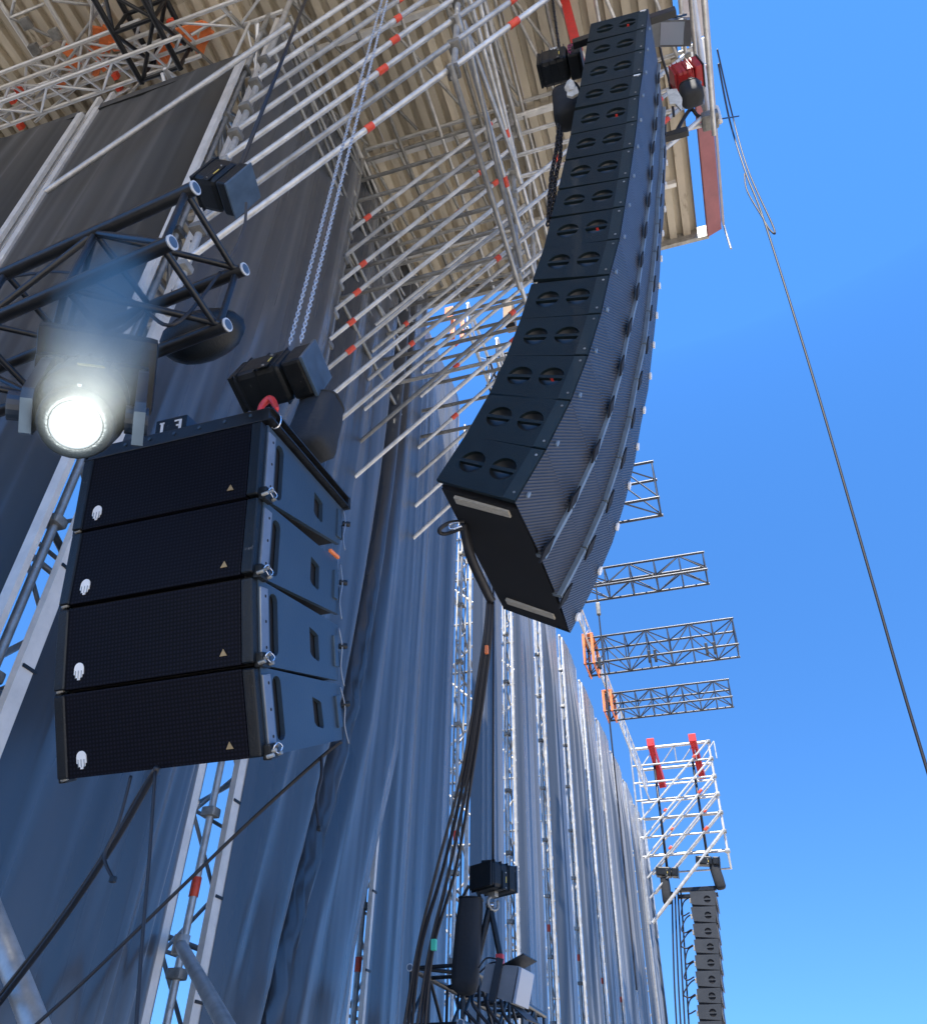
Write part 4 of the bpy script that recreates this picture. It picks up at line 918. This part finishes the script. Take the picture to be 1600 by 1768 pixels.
# yoke: two flat arms with an opening, joined by a bridge to the base
Z_ = Vector((0, 0, 1))
arm_o = [(-0.045, 0.05), (-0.035, 0.075), (0.035, 0.075), (0.05, 0.05), (0.06, -0.22), (0.05, -0.30), (-0.05, -0.30), (-0.06, -0.22)]
for s_ in (-1, 1):
    bm = holed(arm_o, [rrect(0, -0.15, 0.030, 0.075, 0.028)], 0.022, lambda u, v, h: Vector((u, v, h)))
    ar = put('yoke_arm', mesh('yoke', bm, M['plate2']), LF(sdv*s_*0.102+Vector((0, 0, -0.10)), upv, Z_), t)
    put('pivot_cap', disc('plate2'), LF(sdv*s_*0.108+Vector((0, 0, -0.09)), upv, Z_) @ Matrix.Diagonal((0.03, 0.03, 0.045, 1)), ar)
put('bridge', bxmesh(0.25, 0.11, 0.05, 'black', 0.015), LF(Vector((0, 0, -0.42)), sdv, upv), t)
put('base', bxmesh(0.27, 0.19, 0.085, 'black', 0.02), LF(Vector((0, 0.02, -0.49)), sdv, upv), t)
bc = L0 @ Vector((0, 0, -0.53))
for s_ in (-0.09, 0.09):
    q = L0 @ (sdv*s_+Vector((0, 0, -0.53))); bx('clamp', q+Vector((0, 0, 0.05)), (0.045, 0.06, 0.12), 'blacksteel', t, 0.012)
tag(cable('lamp_lead', [L0 @ (sdv*0.1+Vector((0, 0, -0.5))), at_y(120, 580, 1.1), at_y(125, 600, 1.1), at_y(100, 570, 1.15)], 0.005, 'ropegrey'), 'thin looped lead above the lit stage lamp', 'cable')
sp_ = bpy.data.lights.new('lamp_beam', 'POINT'); sp_.energy = 2.4; sp_.shadow_soft_size = 0.03; sp_.color = (0.90, 1, 1)
so_ = bpy.data.objects.new('lamp_beam', sp_); COL.objects.link(so_); so_.parent = t; so_.matrix_basis = WM[t].inverted() @ (L0 @ Matrix.Translation((0, 0, 0.09)))
# stage smoke drifting round the lamp
sm = bpy.data.materials.new('smoke'); sm.use_nodes = True; n_ = sm.node_tree.nodes; l_ = sm.node_tree.links; n_.remove(n_['Principled BSDF'])
vp = n_.new('ShaderNodeVolumePrincipled'); vp.inputs['Color'].default_value = (1.0, 0.975, 0.88, 1); vp.inputs['Anisotropy'].default_value = 0.0
tc = n_.new('ShaderNodeTexCoord'); ln = n_.new('ShaderNodeVectorMath'); ln.operation = 'LENGTH'; l_.new(tc.outputs['Object'], ln.inputs[0])
mr = n_.new('ShaderNodeMapRange'); mr.interpolation_type = 'SMOOTHSTEP'; mr.inputs[1].default_value = 1.0; mr.inputs[2].default_value = 0.1; mr.inputs[3].default_value = 0.0; mr.inputs[4].default_value = 1.0; l_.new(ln.outputs['Value'], mr.inputs[0])
nz = n_.new('ShaderNodeTexNoise'); nz.inputs['Scale'].default_value = 1.6; nz.inputs['Detail'].default_value = 3; l_.new(tc.outputs['Object'], nz.inputs['Vector'])
m1 = n_.new('ShaderNodeMath'); m1.operation = 'MULTIPLY'; l_.new(mr.outputs[0], m1.inputs[0]); l_.new(nz.outputs[0], m1.inputs[1])
m2 = n_.new('ShaderNodeMath'); m2.operation = 'MULTIPLY'; l_.new(m1.outputs[0], m2.inputs[0]); m2.inputs[1].default_value = 10.0; l_.new(m2.outputs[0], vp.inputs['Density'])
l_.new(vp.outputs[0], n_['Material Output'].inputs['Volume'])
bm = bmesh.new(); bmesh.ops.create_icosphere(bm, subdivisions=3, radius=1); me = bpy.data.meshes.new('smoke'); bm.to_mesh(me); bm.free(); me.materials.append(sm)
sa, sb = at_y(135, 705, 0.88), at_y(215, 455, 0.98)
o = put('smoke', me, Matrix.Translation((sa+sb)/2) @ (sb-sa).to_track_quat('Z', 'Y').to_matrix().to_4x4() @ Matrix.Diagonal((0.15, 0.15, (sb-sa).length*0.72, 1)))
o['kind'] = 'stuff'; o['label'] = 'pale stage smoke drifting around the lit lamp'

# ------------------------------------------------------------------ far scaffold and far column
yf = 31.0
K_ = yf/38.0
def fp(px, py, y=yf): return at_y(px, py, y)
t = thing('cantilever_scaffold', 'far white scaffold bracket at the end of the wall, against the sky', 'scaffold', fp(1150, 1400))
topL, topR, botR = fp(1085, 1298), fp(1222, 1281), fp(1250, 1470)
nl = 7
xl, xr = -3.25, topR.x; zt_, zb_ = topR.z, botR.z
dl = (zt_-zb_)/(nl-1); dep = 2.2
for j, y in enumerate((yf, yf+dep)):
    rod('standard', (xr, y, zb_), (xr, y, zt_), 0.036, 'rail', t); rod('standard', (xl, y, zb_-2.2), (xl, y, zt_), 0.036, 'tube', t)
    for i in range(nl):
        z = zb_+dl*i
        rod('ledger', (xl, y, z), (xr, y, z), 0.036 if i < nl-1 else 0.06, 'tube', t)
        if j == 0: coll('coupler', (xr, y, z), 0.09, 'steel', t)
    for i in range(6):
        z = zb_+dl*i + dl
        if i > j: rod('diagonal_tube', (xl+0.1, y-0.1, z-2.75), (xr, y-0.1, z), 0.036 if i else 0.06, 'tube', t); clipat((xl, y-0.1, z-2.75), (xr, y-0.1, z), 0.8 if i % 2 else 0.35, t, 0.055, 0.15)
for i in range(0, nl, 1): rod('ledger', (xr, yf, zb_+dl*i), (xr, yf+dep, zb_+dl*i), 0.04, 'tube', t)
rod('diagonal_tube', (xl+0.1, yf-0.15, zb_-2.2), (xr, yf-0.15, zb_+dl), 0.06, 'tube', t)
for i in range(4):
    x = xl+0.4+(xr-xl)*i/4
    rod('brace', (x, yf, zt_-dl), (x+0.55, yf, zt_), 0.025, 'tube', t); rod('strut', (x+0.55, yf, zt_-dl), (x+0.55, yf, zt_), 0.025, 'tube', t)
for i, (pa, pb, lab) in enumerate([((1123, 1283), (1145, 1360), 'left red beam hanging on the far white scaffold'), ((1195, 1275), (1213, 1345), 'right red beam hanging on the far white scaffold')]):
    a, b = fp(*pa, yf-0.2), fp(*pb, yf+0.6); q = (b-a).to_track_quat('X', 'Y').to_matrix()
    t = thing('red_beam', lab, 'beam', a, 'red beams of the far scaffold')
    bx('web', (a+b)/2, ((b-a).length, 0.1, 0.18), 'red', t, 0.01, q)
    for s in (-0.1, 0.1): bx('flange', (a+b)/2+q @ Vector((0, 0, s)), ((b-a).length, 0.22, 0.03), 'red', t, 0.005, q)
    bx('head_plate', a, (0.28, 0.2, 0.3), 'red', t, 0.02)
FAR = 'cabinets of the far speaker column'
xs0 = fp(1190, 1541).x; xs1 = fp(1235, 1541).x
side_px = [(1190, 1541, 1234), (1192, 1568, 1235.5), (1195.5, 1597, 1236), (1197.5, 1624, 1240), (1199, 1651, 1241), (1200, 1679, 1243), (1202, 1709, 1243.5), (1203, 1737, 1245), (1204.5, 1766, 1246), (1205.5, 1795, 1247)]
def seg_disc(up): return moon(0, 0, 0.12, up, 0.02)
for i in range(9):
    L_, T_, R_ = side_px[i]; L2, T2, R2 = side_px[i+1]
    a, b, c, d = fp(L_, T_), fp(R_, T_-2), fp(L2+2, T2-3), fp(R2, T2-3)
    lab = 'topmost cabinet of the far speaker column' if i == 0 else '%s cabinet from the top of the far speaker column' % ordn[i]
    t = thing('speaker_cabinet', lab, 'loudspeaker', d, FAR)
    cz = (b.z+d.z)/2
    bm = bmesh.new(); hgt = b.z-d.z
    prism(bm, [(a.x+0.01, a.z), (b.x, b.z), (d.x, d.z-0.07), (c.x+0.01, c.z-0.07)], yf+0.03, yf+1.3, 'y'); fixn(bm)
    put('body', mesh('farbody', bm, M['core']), Matrix.Identity(4), t)
    hx = b.x-0.30; r_ = 0.115
    hol = [moon(hx, cz, r_, True, 0.02), moon(hx, cz, r_, False, 0.02)]
    bm = holed([(a.x, a.z+0.02), (b.x, b.z+0.02), (d.x, d.z+0.015), (c.x, c.z+hgt*0.12)], hol, 0.03, lambda u, v, h: Vector((u, yf+h, v)))
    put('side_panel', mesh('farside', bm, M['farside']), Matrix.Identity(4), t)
    put('grille', bxmesh(0.03, 1.2, hgt*0.92, 'grille'), Matrix.Translation((b.x+0.02+(d.x-b.x)/2, yf+0.65, cz)), t)
    bx('rear_clip', (a.x-0.02, yf+0.1, cz), (0.06, 0.1, 0.14), 'steel', t, 0.01)
t = thing('flying_frame', 'dark flying frame above the far speaker column', 'frame', fp(1190, 1537))
a, b = fp(1165, 1537), fp(1236, 1533)
bx('beam', ((a.x+b.x)/2, yf+0.2, (a.z+b.z)/2+0.03), (b.x-a.x, 0.12, 0.14), 'blacksteel', t, 0.01); bx('beam', ((a.x+b.x)/2, yf+1.1, (a.z+b.z)/2+0.03), (b.x-a.x, 0.12, 0.14), 'blacksteel', t, 0.01); bx('cross_beam', (b.x-0.3, yf+0.65, b.z), (0.15, 0.8, 0.12), 'blacksteel', t, 0.01)
for i, (pc, sz, pb_, sb, lab) in enumerate([((1152, 1507), (0.75, 0.4, 0.30), (1147, 1517), (0.32, 0.3, 0.85), 'left'), ((1222, 1488), (0.80, 0.4, 0.28), (1232, 1492), (0.36, 0.3, 0.85), 'right')]):
    hoist('%s dark hoist above the far speaker column' % lab, fp(*pc), sz, Matrix.Rotation(R(6), 3, 'Y'), group='hoists of the far column', cap='black', ribs=2, hook=False)
    chain_bag('%s black chain bag above the far speaker column' % lab, fp(*pb_), sb, Matrix.Rotation(R(-8*(2*i-1)*(i)), 3, 'Y'), 'bags of the far column', straps=False)
    a = fp(*pc); tag(cable('hoist_chain', [a+Vector((0, 0.1, 0.1)), Vector((a.x+0.03, a.y+0.1, zt_-0.6))], 0.05, 'chainblack', smooth=False), '%s dark chain from the far scaffold down to its hoist' % lab, 'chain', 'chains of the far column')
for i in range(4):
    x = 1160+5*i; z = 1558+3*i
    tag(cable('drop_cable', [fp(x, 1540, yf+.3), fp(x+1+i, 1600, yf+.3), fp(x+4+2*i, 1700, yf+.3), fp(x+9+2*i, 1790, yf+.3)], 0.03, 'rope'), ['leftmost dark cable hanging left of the far speaker column', 'second dark cable from the left beside the far speaker column', 'third dark cable from the left beside the far speaker column', 'dark hanging cable nearest to the far speaker column'][i], 'cable', 'cables behind the far column')
for i in range(7):
    L_, T_, R_ = side_px[i+1]; xx = L_-3
    tag(cable('jumper_cable', [fp(xx+1, T_-18, yf+.1), fp(xx-9, T_-10, yf+.2), fp(xx-13-3*(i % 3), T_+8, yf+.2), fp(xx-10, T_+14, yf+.2), fp(xx+1, T_+8, yf+.1)], 0.022, 'rope'), 'short dark cable loop behind the %s cabinet of the far speaker column' % ordn[i], 'cable', 'cable loops of the far column')

# ------------------------------------------------------------------ lower truss with hoist, bag, sling and floodlight
yl = 6.3
q1, q2 = at_y(708, 1669, yl), at_y(797, 1665, yl-0.05)
zc = q2.z; e2 = at_z(858, 1728, zc); axl = (e2-q2).normalized(); axl.z = 0; axl.normalize()
sd_ = (q1-q2); sd_.z = 0; wdl = sd_.length; sd_.normalize(); axl = (axl-sd_*axl.dot(sd_)*0.5).normalized()
box_truss('lighting_truss', 'black lighting truss low in front of the curtains, with pale tube ends', 'truss', q2+axl*2.6, -axl, 2.6, wdl, 0.36, 0.025, 'blacksteel', 6, sd_, None, 0.014, 'sleeve')
hl_ = at_y(851, 1518, yl)
hoist('small black chain hoist hanging above the low lighting truss', hl_, (0.27, 0.25, 0.19), Matrix.Rotation(R(60), 3, 'Z'), group='hoists of the lower rigs', ribs=3)
bm = bmesh.new(); c = at_y(842, 1494, yl); tubebm(bm, [c+Vector((-0.05, 0, -0.03)), c+Vector((-0.045, 0, 0.03)), c+Vector((0.045, 0, 0.03)), c+Vector((0.05, 0, -0.03))], 0.01, 6)
tag(put('lift_handle', mesh('lh', bm, M['black']), Matrix.Identity(4)), 'small black lifting eye on the chain hoist above the low truss', 'handle')
tag(cable('hoist_wire', [hl_+Vector((0, 0, 0.1)), at_y(852, 1090, yl-0.05), at_y(850, 780, yl-0.1)], 0.009, 'rope', smooth=False), 'thin dark chain rising from the low truss hoist past the curved column', 'chain')
chain_bag('long black chain bag hanging beside the low truss hoist', at_y(813, 1553, yl-0.05), (0.19, 0.16, 0.62), Matrix.Rotation(R(4), 3, 'Y'), 'bags of the lower rigs')
t = thing('sling', 'black two-leg sling holding the low lighting truss under its hoist', 'sling', at_y(845, 1565, yl))
a = at_y(846, 1566, yl)
rod('leg', a, at_y(818, 1682, yl), 0.026, 'black', t); rod('leg', a, at_y(864, 1655, yl), 0.022, 'black', t); rod('ring', a+Vector((-0.03, 0, 0.01)), a+Vector((0.03, 0, 0.01)), 0.02, 'chrome', t)
bx('red_tag', at_y(863, 1660, yl), (0.055, 0.05, 0.09), 'red', t, 0.01)
c = at_y(876, 1700, yl-0.3); rot = Matrix.Rotation(R(-6), 3, 'Z') @ Matrix.Rotation(R(14), 3, 'Y')
t = thing('floodlight', 'black floodlight with a pale square lens on the low lighting truss', 'floodlight', c)
bm = bmesh.new(); prism(bm, [(-0.13, -0.08), (0.10, -0.11), (0.10, 0.11), (-0.13, 0.08)], -0.12, 0.12, 'y'); fixn(bm); put('housing', mesh('fl', bm, M['lampgrey']), Matrix.Translation(c) @ rot.to_4x4(), t)
bx('lens_panel', c+rot @ Vector((0.118, 0, 0)), (0.02, 0.25, 0.21), 'panel', t, 0.004, rot)
bx('flap', c+rot @ Vector((0.15, 0, -0.14)), (0.16, 0.26, 0.008), 'black', t, 0, rot @ Matrix.Rotation(R(25), 3, 'Y')); bx('flap', c+rot @ Vector((0.06, 0, 0.14)), (0.16, 0.26, 0.008), 'black', t, 0, rot @ Matrix.Rotation(R(-35), 3, 'Y'))
bx('yoke', c+rot @ Vector((-0.03, -0.135, 0)), (0.05, 0.015, 0.26), 'blacksteel', t, 0.004, rot)
for i, (pa, pm, pb) in enumerate([((826, 1672), (840, 1655), (860, 1657)), ((828, 1680), (846, 1664), (862, 1662))]):
    tag(cable('lamp_lead', [at_y(*pa, yl-.1), at_y(*pm, yl-.1), at_y(*pb, yl-.1)], 0.006, 'rope'), ['upper thin dark lead curving over the low truss to its sling', 'lower thin dark lead curving over the low truss to its sling'][i], 'cable', 'thin leads of the low truss')
for i in range(4):
    tag(cable('truss_lead', [at_y(800+22*i, 1700+6*i, yl+.1), at_y(790+25*i, 1730, yl), at_y(812+20*i, 1756, yl), at_y(845+18*i, 1790, yl)], 0.012, 'rope'), '%s tangled dark cable from the left on the low lighting truss' % ordn[i], 'cable', 'tangled cables of the low truss')

# ------------------------------------------------------------------ cables of the curved column
for i in range(6):
    d = (i-2.5)
    pts = [at_y(846+1.5*d, 1040, 3.9), at_y(838+2.5*d, 1130, 4.0), at_y(806+3.2*d+2*(i % 2), 1330, 4.4), at_y(768+5.5*d+5*(i % 2), 1500, 4.8), at_y(738+7*d-4*(i % 3), 1640, 5.1), at_y(712+7.5*d, 1800, 5.3)]
    tag(cable('speaker_cable', pts, 0.0105, 'ropegrey' if i % 3 == 0 else 'rope'), ['leftmost', 'second leftmost', 'third from left', 'third from right', 'second rightmost', 'rightmost'][i]+' dark cable in the bundle running down from the curved column', 'cable', 'bundle of cables below the curved column')
t = thing('cable_tie', 'band of green tape on the cable bundle under the curved column', 'tape', at_y(749, 1632, 5.0)); bx('band', at_y(749, 1632, 5.0), (0.03, 0.03, 0.06), 'green', t, 0.005); bx('band', at_y(840, 1122, 3.95), (0.02, 0.02, 0.05), 'orange', t, 0.004, label='orange tape band')
tag(cable('rear_cable', [at_y(800, 905, 3.4), at_y(812, 960, 3.5), at_y(832, 1005, 3.7), at_y(847, 1035, 3.9)], 0.03, 'rope'), 'thick black cable behind the bottom cabinet of the curved column', 'cable')
tag(cable('cable_loop', [at_y(800, 900, 3.35), at_y(775, 903, 3.3), at_y(758, 915, 3.3), at_y(768, 922, 3.35), at_y(798, 912, 3.35)], 0.012, 'rope'), 'black cable loop sticking out behind the bottom curved column cabinet', 'cable')
tag(cable('rear_cable', [at_y(797, 908, 3.3), at_y(780, 914, 3.3), at_y(776, 906, 3.3), at_y(793, 902, 3.3)], 0.007, 'chrome'), 'bright wire by the cable loop of the curved column', 'wire')
# tag rope against the sky
sk = 6.8
tag(cable('sky_rope', [at_y(1238, 85, 5.6), at_y(1262, 190, sk), at_y(1290, 290, sk), at_y(1335, 392, sk), at_y(1330, 398, sk), at_y(1316, 375, sk), at_y(1290, 330, sk), at_y(1285, 300, sk)], 0.012, 'rope'), 'loop of dark rope hanging in the sky from the roof corner', 'rope')
tag(cable('sky_rope', [at_y(1240, 110, 5.6), at_y(1260, 210, sk), at_y(1288, 300, sk), at_y(1318, 378, sk), at_y(1400, 640, sk), at_y(1500, 985, sk), at_y(1560, 1195, sk), at_y(1640, 1460, sk)], 0.014, 'rope'), 'long dark rope stretched across the sky from the roof corner', 'rope')
rod_ = rod('rope_pin', at_y(1236, 206, 4.9), at_y(1275, 200, 5.2), 0.008, 'blacksteel'); tag(rod_, 'thin pin holding the sky rope at the bracket tip', 'pin')
p = at_y(1032, 1045, 15.5); t = thing('hook_line', 'thin hook line hanging below the second sky truss', 'line', p)
rod('line', (p.x, 15.5, 12.1), (p.x, 15.5, 4.0), 0.016, 'rope', t); bx('hook', (p.x, 15.5, p.z-0.1), (0.09, 0.09, 0.3), 'steel', t, 0.02)

# ------------------------------------------------------------------ cables below the four-box stack and scaffold rakers
yb = 1.95
tag(cable('stack_cable', [at_y(272, 1325, yb), at_y(230, 1400, yb+.1), at_y(185, 1475, yb+.2), at_y(100, 1600, yb+.4), at_y(-30, 1770, yb+.6)], 0.010, 'rope'), 'thick black cable slanting down left from under the four-box stack', 'cable')
tag(cable('stack_cable', [at_y(266, 1330, yb), at_y(232, 1385, yb+.1), at_y(192, 1455, yb+.2), at_y(100, 1590, yb+.4), at_y(-30, 1755, yb+.6)], 0.006, 'ropegrey'), 'dusty cable running along the thick black cable under the four-box stack', 'cable')
tag(cable('stack_cable', [at_y(226, 1340, yb), at_y(205, 1420, yb), at_y(182, 1470, yb), at_y(182, 1490, yb), at_y(194, 1516, yb)], 0.005, 'rope'), 'thin cable with a plug dangling left of the four-box stack cables', 'cable')
tag(bx('cable_plug', at_y(195, 1519, yb), (0.016, 0.014, 0.016), 'black', None, 0.003), 'black plug at the end of the dangling cable under the stack', 'plug')
tag(cable('stack_cable', [at_y(268, 1332, yb), at_y(258, 1480, yb), at_y(246, 1620, yb), at_y(234, 1790, yb)], 0.005, 'rope'), 'thin cable hanging nearly straight down from the stack', 'cable')
tag(cable('stack_cable', [at_y(590, 1280, 2.4), at_y(552, 1310, 2.4), at_y(430, 1420, 2.4), at_y(300, 1545, 2.4), at_y(150, 1690, 2.4), at_y(40, 1790, 2.4)], 0.006, 'rope'), 'long thin cable slanting down left from the rear of the four-box stack', 'cable')
tag(cable('stack_cable', [at_y(555, 1309, 2.4), at_y(555, 1340, 2.4), at_y(547, 1380, 2.4), at_y(551, 1430, 2.4)], 0.006, 'rope'), 'short cable with a knob dangling right under the stack rear', 'cable')
tag(bx('cable_plug', at_y(551, 1431, 2.4), (0.014, 0.014, 0.016), 'black', None, 0.004), 'black knob at the end of the short dangling cable', 'plug')
t = thing('raker_tube', 'thick pale raker tube leaving the curtain gap below the four-box stack', 'tube', at_x(315, 1640, XW+0.1))
a = at_x(312, 1632, XW+0.1); b = at_r(392, 1776, 4.0); b += (b-a)*1.2
rod('tube', a, b, 0.035, 'tube', t, 14); rod('half_coupler', a+Vector((0, 0, -0.05)), a+Vector((0, 0, 0.05)), 0.048, 'steel', t)
t = thing('raker_tube', 'thick pale raker tube crossing the bottom left corner', 'tube', at_r(30, 1690, 3.6))
a = at_r(-45, 1500, 4.0); b = at_r(72, 1800, 3.4); rod('tube', a, b+(b-a), 0.043, 'tube', t, 14); rod('half_coupler', a+Vector((0, 0, -0.05)), a+Vector((0, 0, 0.05)), 0.048, 'steel', t)
